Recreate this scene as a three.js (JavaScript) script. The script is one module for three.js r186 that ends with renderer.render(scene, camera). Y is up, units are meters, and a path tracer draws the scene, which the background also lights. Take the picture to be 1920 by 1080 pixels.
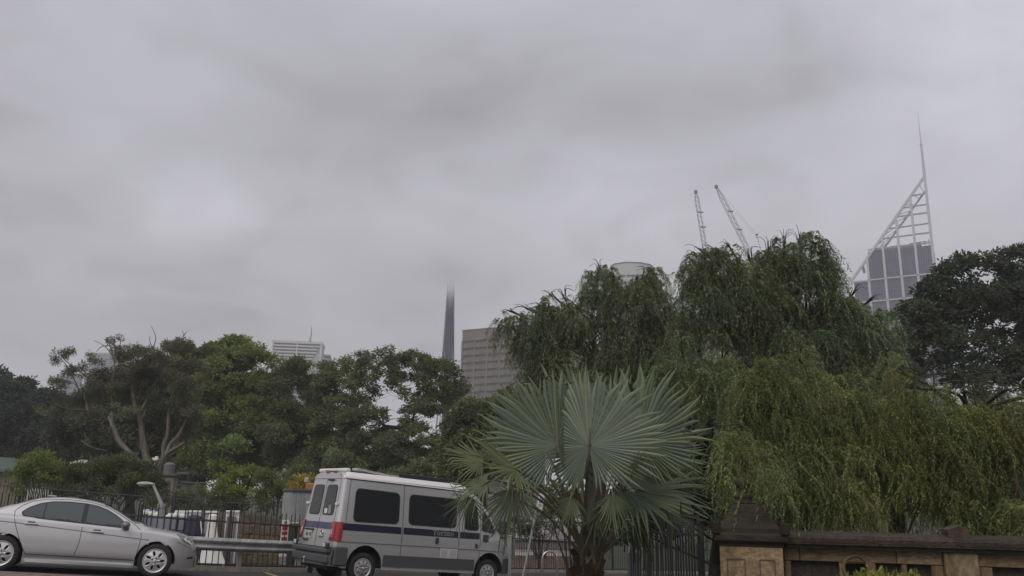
import * as THREE from 'three';
import { mergeGeometries, mergeVertices } from 'three/addons/utils/BufferGeometryUtils.js';
import { RoundedBoxGeometry } from 'three/addons/geometries/RoundedBoxGeometry.js';
import { TessellateModifier } from 'three/addons/modifiers/TessellateModifier.js';
import { TextGeometry } from 'three/addons/geometries/TextGeometry.js';
import { FontLoader } from 'three/addons/loaders/FontLoader.js';
import { ImprovedNoise } from 'three/addons/math/ImprovedNoise.js';

// ---------------------------------------------------------------- camera, sky, sun, exposure
const EY = 1.6, F = 1550, PITCH = Math.atan(390 / F), ROLL = 1.2 * Math.PI / 180;
const scene = new THREE.Scene();
const camera = new THREE.PerspectiveCamera(2 * Math.atan(540 / F) * 180 / Math.PI, 16 / 9, 0.1, 6000);
camera.rotation.set(PITCH, 0, ROLL, 'YXZ');
camera.position.set(0, EY, 0);
camera.updateMatrixWorld(true);
const CM = camera.matrixWorld.clone();
const V = (x, y, z) => new THREE.Vector3(x, y, z);
// direction through a point of a 1920 x 1080 frame
function ray(px, py) { return V((px - 960) / F, -(py - 540) / F, -1).transformDirection(CM); }
// the world point seen there at a distance d in front (measured level, along -z)
function at(px, py, d) { const r = ray(px, py); return r.multiplyScalar(d / -r.z).add(V(0, EY, 0)); }

const noise = new ImprovedNoise();
function fbm(x, y, z, oct = 5, gain = 0.5) { let s = 0, a = 1, n = 0; for (let i = 0; i < oct; i++) { s += a * noise.noise(x, y, z); n += a; a *= gain; x = x * 2.03 + 11.3; y = y * 2.03 + 5.1; z = z * 2.03 + 3.7; } return s / n; }

const SKY = 1.0;
{
  const w = 2048, h = 1024, data = new Float32Array(w * h * 4);
  // the broad thick and thin places of the cloud deck: [px, py, radius in degrees across, radius in degrees up, strength]
  const spots = [[395, 400, 4.5, 2.2, .15], [320, 420, 5, 2.2, .07], [380, 350, 9, 4, .05], [690, 400, 6, 3, .07], [1110, 350, 6, 3, .08], [1900, 20, 9, 7, .20], [1840, 330, 8, 10, .07], [900, 160, 14, 5, -.06], [620, 120, 14, 6, -.06], [1180, 210, 9, 3, -.06], [1500, 170, 10, 6, -.05], [150, 260, 10, 4, -.07], [60, 60, 12, 4, .03], [100, 480, 10, 5, .04], [842, 520, 1.6, 1.3, -.13], [846, 508, 4, 1.6, -.05], [300, 560, 9, 3, .03], [1250, 470, 14, 6, .08], [20, 640, 10, 4, .03], [560, 250, 9, 2.5, -.05]]
    .map(([px, py, a, b, s]) => { const r = ray(px, py); return [Math.atan2(r.x, -r.z) * 57.3, Math.asin(r.y) * 57.3, a, b, s]; });
  for (let j = 0; j < h; j++) {
    const el = ((j + .5) / h - .5) * Math.PI, y = Math.sin(el), c = Math.cos(el);
    for (let i = 0; i < w; i++) {
      const az = ((i + .5) / w - .5) * 2 * Math.PI, x = Math.cos(az) * c, z = Math.sin(az) * c;
      let L = .45, warm = 0;
      if (y > -.02) {
        const k = 1 / (Math.max(y, 0) + .22), w1 = fbm(x * k * .8 + 5.3, 3.3, z * k * .8 + .4, 3), w2 = fbm(x * k * .8 + 1.6, 8.4, z * k * .8 + 6.7, 3), n1 = fbm(x * k * 1.1 + 3 + w1 * 1.1, 1.7 + w2, z * k * 1.1 + 8 + w2 * 1.1, 5, .52), n2 = fbm(x * k * .45 + 31, 4.2, z * k * .45, 3);
        const wx = fbm(x * k * 1.6 + 40, 2, z * k * 1.6, 3), wz = fbm(x * k * 1.6, 9, z * k * 1.6 + 17, 3), n3 = fbm(x * k * 2.6 + 13 + wx * 1.3, 7.7, z * k * 2.6 + 2 + wz * 1.3, 6, .58); L *= 1.05 + .28 * n1 + .16 * n2 + .30 * n3 - .12 * Math.abs(n3);
        const n4 = fbm(x * k * 2 + 7, 5.5, z * k * 2 + 21, 4, .6); let hz = Math.atan2(x, -z) * 57.3, e = el * 57.3, s = 0;
        for (const [pa, pe, a, b, q] of spots) { const d = ((hz - pa) / a) ** 2 + ((e - pe) / b) ** 2; if (d < 9) s += 1.7 * q * Math.exp(-d) * (1 + 1.6 * n4); }
        L *= (1 + s) * (1 + .28 * Math.exp(-Math.max(0, e) / 9));
        warm = Math.max(0, 1 - Math.abs(e) / 22);
      } else L = .16;
      const o = (j * w + i) * 4;
      data[o] = L * (.978 + .006 * warm) * SKY; data[o + 1] = L * .98 * SKY; data[o + 2] = L * (1.075 - .03 * warm) * SKY; data[o + 3] = 1;
    }
  }
  const t = new THREE.DataTexture(data, w, h, THREE.RGBAFormat, THREE.FloatType);
  t.mapping = THREE.EquirectangularReflectionMapping; t.magFilter = t.minFilter = THREE.LinearFilter; t.needsUpdate = true;
  scene.background = t; scene.environment = t;
}
const sun = new THREE.DirectionalLight(0xfff4e6, 1.5);
sun.position.set(-40, 110, 62); sun.castShadow = true; sun.shadow.radius = 70;
sun.shadow.mapSize.set(2048, 2048);
Object.assign(sun.shadow.camera, { left: -90, right: 90, top: 90, bottom: -90, near: 1, far: 400 });
scene.add(sun); sun.target.position.set(0, 0, -30); scene.add(sun.target);
scene.fog = new THREE.FogExp2(0xe4e4ea, 0.0009);
const renderer = new THREE.WebGLRenderer();
renderer.toneMapping = THREE.LinearToneMapping; renderer.toneMappingExposure = 1.25;
renderer.shadowMap.enabled = true;

// ---------------------------------------------------------------- helpers
let seed = 20240;
function rnd() { seed = (seed + 0x6D2B79F5) | 0; let t = Math.imul(seed ^ (seed >>> 15), 1 | seed); t = (t + Math.imul(t ^ (t >>> 7), 61 | t)) ^ t; return ((t ^ (t >>> 14)) >>> 0) / 4294967296; }
const rr = (a, b) => a + (b - a) * rnd();
const used = {};
function numbered(n) { used[n] = (used[n] ?? -1) + 1; return used[n] ? n + '_' + String(used[n]).padStart(3, '0') : n; }
function tag(o, label, category, group, kind) { Object.assign(o.userData, { label, category }); if (group) o.userData.group = group; if (kind) o.userData.kind = kind; return o; }
function thing(name, label, category, pos = V(0, 0, 0), turn = 0, group) { const o = new THREE.Group(); o.name = numbered(name); o.position.copy(pos); o.rotation.y = turn; scene.add(o); return tag(o, label, category, group); }
function mesh(name, geo, mat, parent) { const m = new THREE.Mesh(Array.isArray(geo) ? (geo.length > 1 ? mergeGeometries(geo.map(clean)) : geo[0]) : geo, mat); m.name = parent ? name : numbered(name); m.castShadow = m.receiveShadow = true; (parent ?? scene).add(m); return m; }
function struct(name, geo, mat) { const m = mesh(name, geo, mat); m.userData.kind = 'structure'; return m; }
function clean(g) { g = g.index ? g.toNonIndexed() : g; for (const k of Object.keys(g.attributes)) if (!['position', 'normal', 'uv'].includes(k)) g.deleteAttribute(k); if (!g.attributes.uv) g.setAttribute('uv', new THREE.BufferAttribute(new Float32Array(g.attributes.position.count * 2), 2)); return g; }
function box(w, h, d, x = 0, y = 0, z = 0) { return new THREE.BoxGeometry(w, h, d).translate(x, y, z); }
function rbox(w, h, d, x = 0, y = 0, z = 0, r = .02, seg = 2) { return new RoundedBoxGeometry(w, h, d, seg, Math.min(r, w / 2.01, h / 2.01, d / 2.01)).translate(x, y, z); }
function cyl(r0, r1, h, x = 0, y = 0, z = 0, n = 12) { return new THREE.CylinderGeometry(r1, r0, h, n).translate(x, y, z); }
function beam(a, b, w, h = w) { const d = b.clone().sub(a), l = d.length(), g = new THREE.BoxGeometry(w, l, h); const q = new THREE.Quaternion().setFromUnitVectors(V(0, 1, 0), d.normalize()); return g.applyQuaternion(q).translate((a.x + b.x) / 2, (a.y + b.y) / 2, (a.z + b.z) / 2); }
function rod(a, b, r0, r1 = r0, n = 8) { const d = b.clone().sub(a), l = d.length(), g = new THREE.CylinderGeometry(r1, r0, l, n); const q = new THREE.Quaternion().setFromUnitVectors(V(0, 1, 0), d.normalize()); return g.applyQuaternion(q).translate((a.x + b.x) / 2, (a.y + b.y) / 2, (a.z + b.z) / 2); }
// tapering bent tube through points
function limb(pts, r0, r1, seg = 0, rad = 7, rough = 0) {
  const c = new THREE.CatmullRomCurve3(pts), n = seg || Math.max(4, pts.length * 4), fr = c.computeFrenetFrames(n, false), pos = [], uv = [], idx = [], len = c.getLength();
  for (let i = 0; i <= n; i++) {
    const t = i / n, p = c.getPointAt(t), r = (r0 + (r1 - r0) * t) * (1 + rough * (rnd() - .5));
    for (let k = 0; k <= rad; k++) { const a = k / rad * 2 * Math.PI, q = r * (1 + (k < rad ? rough * .5 * Math.sin(3 * a + i) : rough * .5 * Math.sin(i))); const o = fr.normals[i].clone().multiplyScalar(Math.cos(a) * q).addScaledVector(fr.binormals[i], Math.sin(a) * q).add(p); pos.push(o.x, o.y, o.z); uv.push(k / rad * r0 * 6, t * len); }
  }
  for (let i = 0; i < n; i++) for (let k = 0; k < rad; k++) { const a = i * (rad + 1) + k, b = a + rad + 1; idx.push(a, a + 1, b, b, a + 1, b + 1); }
  const g = new THREE.BufferGeometry(); g.setAttribute('position', new THREE.Float32BufferAttribute(pos, 3)); g.setAttribute('uv', new THREE.Float32BufferAttribute(uv, 2)); g.setIndex(idx); g.computeVertexNormals(); return g;
}
function gridSurf(nu, nv, fn, flip = false) {
  const pos = [], uv = [], idx = [];
  for (let i = 0; i <= nu; i++) for (let j = 0; j <= nv; j++) { const p = fn(i / nu, j / nv); pos.push(p[0], p[1], p[2]); uv.push(p[0], p[1] + p[2]); }
  for (let i = 0; i < nu; i++) for (let j = 0; j < nv; j++) { const a = i * (nv + 1) + j, b = a + nv + 1; if (flip) idx.push(a, a + 1, b, b, a + 1, b + 1); else idx.push(a, b, a + 1, b, b + 1, a + 1); }
  const g = new THREE.BufferGeometry(); g.setAttribute('position', new THREE.Float32BufferAttribute(pos, 3)); g.setAttribute('uv', new THREE.Float32BufferAttribute(uv, 2)); g.setIndex(idx); g.computeVertexNormals(); return g;
}
function roundPoly(pts, r) {
  const s = new THREE.Shape(), n = pts.length;
  for (let i = 0; i < n; i++) {
    const p = new THREE.Vector2(...pts[i]), a = new THREE.Vector2(...pts[(i + n - 1) % n]).sub(p), b = new THREE.Vector2(...pts[(i + 1) % n]).sub(p), q = Math.min(r, a.length() / 2.1, b.length() / 2.1);
    const s0 = p.clone().addScaledVector(a.normalize(), q), s1 = p.clone().addScaledVector(b.normalize(), q);
    if (i) s.lineTo(s0.x, s0.y); else s.moveTo(s0.x, s0.y);
    s.quadraticCurveTo(p.x, p.y, s1.x, s1.y);
  }
  s.closePath(); return s;
}
function oval(cx, cy, rx, ry, rot, n, cls = THREE.Path) { const p = []; for (let i = 0; i < n; i++) { const t = i / n * 2 * Math.PI, x = Math.cos(t) * rx, y = Math.sin(t) * ry; p.push(new THREE.Vector2(cx + x * Math.cos(rot) - y * Math.sin(rot), cy + x * Math.sin(rot) + y * Math.cos(rot))); } return new cls(p); }
// a flat outline bent onto a surface map(x, y) -> [x, y, z]
function panel(shape, map, edge = .12, curve = 6) {
  let g = new THREE.ShapeGeometry(shape, curve); g = g.toNonIndexed(); g.deleteAttribute('normal'); g.deleteAttribute('uv');
  g = new TessellateModifier(edge, 7).modify(g);
  const p = g.attributes.position, uv = new Float32Array(p.count * 2);
  for (let i = 0; i < p.count; i++) { const q = map(p.getX(i), p.getY(i)); uv[i * 2] = p.getX(i); uv[i * 2 + 1] = p.getY(i); p.setXYZ(i, q[0], q[1], q[2]); }
  g.setAttribute('uv', new THREE.BufferAttribute(uv, 2)); g.deleteAttribute('normal');
  g = mergeVertices(g, 1e-5); g.computeVertexNormals(); return g;
}
function ribbon(pts, width, map, flip) {
  const P = []; for (let i = 0; i + 1 < pts.length; i++) { const [a, b] = [pts[i], pts[i + 1]], n = Math.max(1, Math.ceil(Math.hypot(b[0] - a[0], b[1] - a[1]) / .08)); for (let k = 0; k < n; k++) P.push([a[0] + (b[0] - a[0]) * k / n, a[1] + (b[1] - a[1]) * k / n]); } P.push(pts.at(-1));
  return gridSurf(P.length - 1, 1, (u, v) => { const i = Math.round(u * (P.length - 1)), a = P[Math.max(0, i - 1)], b = P[Math.min(P.length - 1, i + 1)], dx = b[0] - a[0], dy = b[1] - a[1], l = Math.hypot(dx, dy), o = (v - .5) * width; return map(P[i][0] - dy / l * o, P[i][1] + dx / l * o); }, flip);
}
function interp(tbl, x) { if (x <= tbl[0][0]) return tbl[0][1]; for (let i = 1; i < tbl.length; i++) if (x <= tbl[i][0]) { const [a, b] = [tbl[i - 1], tbl[i]]; return a[1] + (b[1] - a[1]) * (x - a[0]) / (b[0] - a[0]); } return tbl.at(-1)[1]; }
function smoothTbl(tbl) { const c = new THREE.CatmullRomCurve3(tbl.map(([x, y]) => V(x, y, 0)), false, 'centripetal').getPoints(120).map((p) => [p.x, p.y]); return (x) => interp(c, x); }

// ---------------------------------------------------------------- materials
function noiseTex(size, fn, srgb) {
  const d = new Uint8Array(size * size * 4);
  for (let j = 0; j < size; j++) for (let i = 0; i < size; i++) { const c = fn(i / size, j / size); const o = (j * size + i) * 4; for (let k = 0; k < 3; k++) d[o + k] = Math.max(0, Math.min(255, (Array.isArray(c) ? c[k] : c) * 255)); d[o + 3] = 255; }
  const t = new THREE.DataTexture(d, size, size); t.wrapS = t.wrapT = THREE.RepeatWrapping; t.magFilter = THREE.LinearFilter; t.minFilter = THREE.LinearMipmapLinearFilter; t.generateMipmaps = true; if (srgb) t.colorSpace = THREE.SRGBColorSpace; t.needsUpdate = true; return t;
}
// tiling noise on a torus of two circles
function tile(u, v, f, o = 4, s = 0) { const a = u * 2 * Math.PI, b = v * 2 * Math.PI, R = f / 6.283; const w = (x, y, z) => fbm(x + s, y + s * 1.7, z + s * .3, o); return .5 * (w(Math.cos(a) * R, Math.sin(a) * R, Math.cos(b) * R) + w(Math.sin(b) * R + 9, Math.cos(a) * R, Math.sin(a) * R)); }
const TX = {
  rough: noiseTex(256, (u, v) => .55 + .9 * tile(u, v, 22, 5)),
  fine: noiseTex(256, (u, v) => .5 + .9 * tile(u, v, 60, 4) + .12 * (((u * 7919 + v * 104729) * 43758.5) % 1 - .5)),
  stone: noiseTex(512, (u, v) => { const n = tile(u, v, 14, 6), m = tile(u, v, 40, 4, 7), g = tile(u, v, 5, 3, 3); const k = .74 + .42 * n + .28 * m, s = Math.max(0, g * 2.2 - .1); return [k * (1 - .3 * s), k * (.98 - .34 * s), k * (.95 - .4 * s)]; }, true),
  asphalt: noiseTex(512, (u, v) => { const n = .82 + .5 * tile(u, v, 90, 3) + .35 * tile(u, v, 6, 4, 2); return [n, n, n * .99]; }, true),
  dirt: noiseTex(512, (u, v) => { const n = .75 + .7 * tile(u, v, 30, 5), g = tile(u, v, 7, 4, 5); return [n * (1 - g * .6), n, n * (1 - .3 * g)]; }, true),
  conc: noiseTex(512, (u, v) => { const n = .84 + .3 * tile(u, v, 12, 5) + .22 * tile(u, v, 60, 3, 4), st = .1 * tile(u, v * .12, 24, 4, 9); return [n + st, n + st, n + st * .9]; }, true),
  bark: noiseTex(256, (u, v) => { const n = .72 + .8 * tile(u, v * .3, 18, 5); return [n, n * .98, n * .95]; }, true),
};
function std(r, g, b, rough = .8, o = {}) { const m = new THREE.MeshStandardMaterial({ roughness: rough, ...o }); m.color.setRGB(r, g, b); m.side = THREE.DoubleSide; return m; }
function phys(r, g, b, rough = .8, o = {}) { const m = new THREE.MeshPhysicalMaterial({ roughness: rough, ...o }); m.color.setRGB(r, g, b); m.side = THREE.DoubleSide; return m; }
const rep = (t, x, y = x) => { const c = t.clone(); c.repeat.set(x, y); c.needsUpdate = true; return c; };
const leafMat = (rough = .75, trans = .38) => phys(1, 1, 1, rough, { transmission: trans, thickness: 0, specularIntensity: .45 });
const M = {
  silver: phys(.62, .61, .62, .28, { metalness: .6, clearcoat: .7, clearcoatRoughness: .12 }),
  vanSilver: phys(.56, .56, .57, .32, { metalness: .5, clearcoat: .35, clearcoatRoughness: .2 }),
  white: phys(.72, .72, .71, .45, { clearcoat: .2 }),
  offwhite: std(.55, .55, .53, .6, { map: rep(TX.conc, .5) }),
  glass: phys(.025, .028, .03, .06, { specularIntensity: 1 }),
  carGlass: phys(.085, .10, .105, .05, { specularIntensity: 1 }),
  black: std(.018, .018, .02, .6), rubber: std(.022, .022, .023, .85), plastic: std(.075, .078, .085, .6), darkPlastic: std(.04, .042, .047, .55),
  navy: phys(.017, .018, .036, .35, { clearcoat: .4 }), chrome: std(.6, .6, .6, .2, { metalness: 1 }), alloy: std(.62, .62, .63, .38, { metalness: .5 }), alloyDark: std(.03, .03, .032, .6),
  red: phys(.33, .02, .025, .25, { clearcoat: .6 }), lens: phys(.55, .55, .5, .1, { clearcoat: 1 }), amber: phys(.55, .2, .02, .2),
  galv: std(.48, .485, .49, .5, { metalness: .25, map: rep(TX.conc, .35) }),
  steel: std(.55, .55, .55, .28, { metalness: .9 }), iron: std(.02, .019, .02, .55), ironBrown: std(.05, .034, .028, .7),
  ironGrey: std(.035, .036, .046, .65), asphalt: std(.058, .058, .06, .92, { map: rep(TX.asphalt, .5), bumpMap: rep(TX.fine, 2), bumpScale: .004 }),
  kerb: std(.25, .22, .19, .9, { map: rep(TX.conc, .8), bumpMap: rep(TX.fine, 1), bumpScale: .004 }), soil: std(.07, .058, .04, .97, { map: rep(TX.dirt, .15) }), grass: std(.045, .065, .022, .97, { map: rep(TX.dirt, .2) }),
  yellow: std(.5, .38, .14, .8, { map: rep(TX.asphalt, .7) }), tan: std(.5, .40, .28, .9, { map: rep(TX.stone, .5), bumpMap: rep(TX.fine, 1.2), bumpScale: .006 }),
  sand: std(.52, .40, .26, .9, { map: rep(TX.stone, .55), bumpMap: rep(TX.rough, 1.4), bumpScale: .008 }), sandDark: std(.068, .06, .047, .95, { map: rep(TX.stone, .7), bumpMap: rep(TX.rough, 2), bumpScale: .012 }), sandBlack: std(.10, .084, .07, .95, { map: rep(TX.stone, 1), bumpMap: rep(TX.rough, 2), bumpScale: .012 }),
  bark: std(.09, .075, .062, .95, { map: rep(TX.bark, .6, .3), bumpMap: rep(TX.bark, .6, .3), bumpScale: .02 }), barkPale: std(.25, .23, .21, .85, { map: rep(TX.bark, .5, .25) }), barkDark: std(.03, .026, .023, .95), twig: std(.14, .11, .085, .9),
  palmBark: std(.13, .078, .055, .95, { map: rep(TX.bark, 1.5, .6), bumpMap: rep(TX.bark, 1.5, .6), bumpScale: .02 }), stalk: phys(.15, .125, .075, .6), stalkDark: phys(.12, .10, .07, .65), leaf: leafMat(), leafGloss: leafMat(.6, .25), palmLeaf: phys(1, 1, 1, .6, { transmission: .14, thickness: 0, specularIntensity: .45, vertexColors: true }), palmLeafOld: phys(.25, .30, .13, .65, { transmission: .25, thickness: 0 }),
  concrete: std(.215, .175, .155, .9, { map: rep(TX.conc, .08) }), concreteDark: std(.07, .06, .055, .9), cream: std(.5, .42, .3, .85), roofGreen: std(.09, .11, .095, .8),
};
const font = await new FontLoader().loadAsync('fonts/droid/droid_serif_bold.typeface.json');
const fontSans = await new FontLoader().loadAsync('fonts/droid/droid_sans_bold.typeface.json');

// ---------------------------------------------------------------- ground
function groundY(x, z) { const s = (x + 10.5) * .8 - (z + 18.2) * .6; return EY - 1.64 - .062 * Math.max(-14, Math.min(34, s)); }
const onGround = (x, z) => V(x, groundY(x, z), z);
{
  const xs = [], zs = []; for (let i = -60; i <= 60; i++) { const t = i / 60; xs.push(60 * t + 900 * Math.sign(t) * Math.abs(t) ** 6); zs.push(-60 + 70 * t + 800 * Math.sign(t) * Math.abs(t) ** 6); }
  const g = gridSurf(120, 120, (u, v) => { const x = xs[Math.round(u * 120)], z = zs[Math.round(v * 120)]; return [x, groundY(x, z), z]; }, true);
  const p = g.attributes.position, uv = g.attributes.uv; for (let i = 0; i < p.count; i++) uv.setXY(i, p.getX(i), p.getZ(i));
  struct('ground', g, M.grass);
}
const fenceLine = [[-17, -18.9], [-9.4, -20.45], [-7.45, -21.1], [-5.9, -22.5], [.85, -32], [11.7, -46]];
function along(line, off = 0) { // evenly walked polyline moved sideways (positive: towards the road)
  const c = new THREE.CatmullRomCurve3(line.map(([x, z]) => V(x, 0, z)), false, 'centripetal'), L = c.getLength(); c.arcLengthDivisions = 2000; c.updateArcLengths();
  return { L, p: (s) => { const t = c.getTangentAt(Math.min(1, Math.max(0, s / L))), q = c.getPointAt(Math.min(1, Math.max(0, s / L))); return V(q.x - t.z * off, 0, q.z + t.x * off); }, t: (s) => c.getTangentAt(Math.min(1, Math.max(0, s / L))), sAtX: (x) => { let lo = 0, hi = L; for (let i = 0; i < 50; i++) { const m = (lo + hi) / 2; if (c.getPointAt(m / L).x < x) lo = m; else hi = m; } return lo; } };
}
{
  const far = along(fenceLine, .32), near = along([[-30, -11], [-14, -14.55], [-7.4, -16.05], [2, -18.6], [14, -24], [30, -33]], 0);
  const road = gridSurf(60, 12, (u, v) => { const a = far.p(u * far.L), b = near.p(u * near.L), x = a.x + (b.x - a.x) * v, z = a.z + (b.z - a.z) * v; return [x, groundY(x, z) + .012, z]; });
  const p = road.attributes.position, uv = road.attributes.uv; for (let i = 0; i < p.count; i++) uv.setXY(i, p.getX(i), p.getZ(i));
  struct('road', road, M.asphalt);
  const strip = (line, o0, o1, h, s0, s1) => gridSurf(80, 3, (u, v) => { const o = v < .5 ? o0 : o1, y = (v === 0 || v === 1) ? -.05 : h, q = line.p(s0 + (s1 - s0) * u), t = line.t(s0 + (s1 - s0) * u), x = q.x - t.z * o, z = q.z + t.x * o; return [x, groundY(x, z) + y, z]; });
  struct('kerb', strip(along(fenceLine), -.25, .3, .12, 0, far.L), M.kerb);
  struct('near_kerb', strip(near, 0, .35, .13, 0, near.L), std(.26, .17, .14, .9, { map: rep(TX.conc, .8) }));
  struct('footpath', gridSurf(40, 3, (u, v) => { const q = near.p(near.L * u), x = q.x - near.t(near.L * u).z * (.36 + v * 3.2), z = q.z + near.t(near.L * u).x * (.36 + v * 3.2); return [x, groundY(x, z) + .12, z]; }), M.kerb);
  // painted line on the road beside the kerb
  const l0 = at(488, 1069, 22.3), l1 = at(525, 1077, 20.6), d = l1.clone().sub(l0).setY(0).normalize(), n = V(-d.z, 0, d.x).multiplyScalar(.06);
  const m = gridSurf(6, 1, (u, v) => { const x = l0.x + (l1.x - l0.x) * u + n.x * (v * 2 - 1), z = l0.z + (l1.z - l0.z) * u + n.z * (v * 2 - 1); return [x, groundY(x, z) + .018, z]; }, true);
  struct('road_marking', m, M.yellow);
}
// the iron fences
function makeFence(name, label, line, s0, s1, h, gap, thick, mat, opt = {}) {
  const a = line.p(s0), o = thing(name, label, 'fence', onGround(a.x, a.z)), base = o.position, gy = (q) => groundY(q.x, q.z) + (opt.lift ?? .1);
  const n = Math.floor((s1 - s0) / gap), pick = new THREE.CylinderGeometry(thick * .5, thick * .5, h, 6).translate(0, h / 2, 0), tip = new THREE.ConeGeometry(thick * .75, thick * 3, 6).translate(0, h + thick * 1.2, 0);
  const g = mergeGeometries([clean(pick), clean(tip)]);
  for (let i = 0; i < n; i++) { const q = line.p(s0 + gap * (i + .5)), m = mesh('picket', g, mat, o); m.position.set(q.x - base.x, gy(q) - base.y, q.z - base.z); m.rotation.set(rr(-.012, .012), 0, rr(-.012, .012)); m.scale.y = rr(.985, 1.015); }
  for (const y of [.05, h - (opt.top ?? .26)]) { const parts = []; for (let s = s0; s < s1 - .05; s += 1) { const p = line.p(s), q = line.p(Math.min(s + 1, s1)); parts.push(beam(V(p.x, gy(p) + y, p.z).sub(base), V(q.x, gy(q) + y, q.z).sub(base), thick * 1.6, thick * 1.2)); } mesh('rail', parts, mat, o); }
  for (let s = s0; s <= s1; s += opt.post ?? 2.7) { const q = line.p(s), m = mesh('post', [box(.05, h + .08, .05, 0, (h + .08) / 2 - .1, 0), new THREE.SphereGeometry(.035, 8, 6).translate(0, h + .0, 0)], mat, o); m.position.set(q.x - base.x, gy(q) - base.y, q.z - base.z); }
  return o;
}
const FL = along(fenceLine);
const sC = FL.sAtX(-6.95), sD = FL.sAtX(-5.0);
makeFence('iron_fence', 'black iron picket fence behind the silver car and the steel guardrail', FL, 3, sC - .05, 1.33, .15, .026, M.iron);
makeFence('iron_fence', 'rust-brown iron picket fence between the white boards and the back of the van', FL, sC + .05, sD - .05, 1.33, .15, .026, M.ironBrown);
makeFence('iron_fence', 'black iron picket fence beyond the palm, right of the van', FL, sD + .05, FL.L - 1, 1.33, .15, .026, M.iron);
{
  const a = at(-30, 960, 29), b = at(250, 960, 30), c = at(575, 965, 32), L = along([[a.x, a.z], [b.x, b.z], [c.x, c.z]]);
  const o = makeFence('iron_fence', 'tall grey iron picket fence along the foot of the park trees on the left', L, 0, L.L, 1.9, .105, .02, M.ironGrey, { post: 6, lift: 0, top: .2 });
  const d = at(1340, 1020, 12.6), e = at(1180, 1020, 17), R = along([[d.x, d.z], [e.x, e.z]]);
  makeFence('iron_fence', 'tall dark iron bars joining the left side of the stone gate pier', R, .5, R.L, 1.75, .13, .03, M.iron, { lift: .05, top: .2 });
}
// guardrail
{
  const G = along(fenceLine, .42), s0 = G.sAtX(-13), s1 = G.sAtX(-3.2), q0 = G.p(s0), o = thing('guardrail', 'galvanised steel W-beam guardrail between the silver car and the van', 'guardrail', onGround(q0.x, q0.z)), b = o.position;
  const prof = [[.0, .155], [.022, .15], [.03, .13], [.075, .105], [.083, .08], [.075, .05], [.02, .022], [.012, 0], [.02, -.022], [.075, -.05], [.083, -.08], [.075, -.105], [.03, -.13], [.022, -.15], [0, -.155]];
  const lap = (a, c, off) => gridSurf(24, prof.length - 1, (u, v) => { const s = a + (c - a) * u, q = G.p(s), t = G.t(s), [w, y] = prof[Math.round(v * (prof.length - 1))]; const k = w + off - .04; return [q.x - t.z * k - b.x, groundY(q.x, q.z) + .64 + y - b.y, q.z + t.x * k - b.z]; });
  const step = 3.81; let k = 0;
  for (let s = s0; s < s1 - .1; s += step, k++) { mesh('beam', lap(s, Math.min(s + step + .3, s1), (k % 2) * .006), M.galv, o); const q = G.p(Math.min(s + step + .15, s1 - .2)), t = G.t(s); for (const y of [.71, .57]) { const bolt = mesh('bolt', new THREE.SphereGeometry(.02, 8, 6), M.galv, o); bolt.position.set(q.x - t.z * .03 - b.x, groundY(q.x, q.z) + y - b.y, q.z + t.x * .03 - b.z); } }
  for (let s = s0 + .6; s < s1; s += 2) { const q = G.p(s), t = G.t(s), p = mesh('post', [rbox(.11, .78, .05, 0, .35, 0, .008), rbox(.09, .3, .09, 0, .59, .06, .01)], M.galv, o); p.position.set(q.x + t.z * .14 - b.x, groundY(q.x, q.z) - b.y, q.z - t.x * .14 - b.z); p.rotation.y = Math.atan2(t.x, t.z) + Math.PI / 2; }
}
// street lamp behind the fence
{
  const p = at(298, 1000, 21.6), o = thing('street_lamp', 'short grey street lamp with a slanted arm behind the silver car', 'street lamp', onGround(p.x, p.z)), gy = o.position.y, K = (x, y) => at(x, y, 21.6).sub(o.position);
  const top = K(303, 946), lean = K(300, 1060);
  mesh('pole', [rod(V(lean.x, -.1, lean.z), top, .085, .085, 12), rod(K(302.6, 952), K(303.2, 944), .105, .105, 12)], M.galv, o);
  mesh('arm', rod(top, K(287.5, 910), .05, .032, 10), M.galv, o);
  const c = K(272, 907), head = new THREE.SphereGeometry(1, 16, 10).scale(.215, .055, .1).translate(c.x, c.y, c.z); mesh('lamp_head', [head, rbox(.16, .05, .1, c.x + .16, c.y - .005, c.z, .02)], M.offwhite, o);
  mesh('lens', new THREE.SphereGeometry(1, 14, 8).scale(.15, .05, .075).translate(c.x - .03, c.y - .03, c.z), std(.4, .36, .32, .2), o);
}
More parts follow.
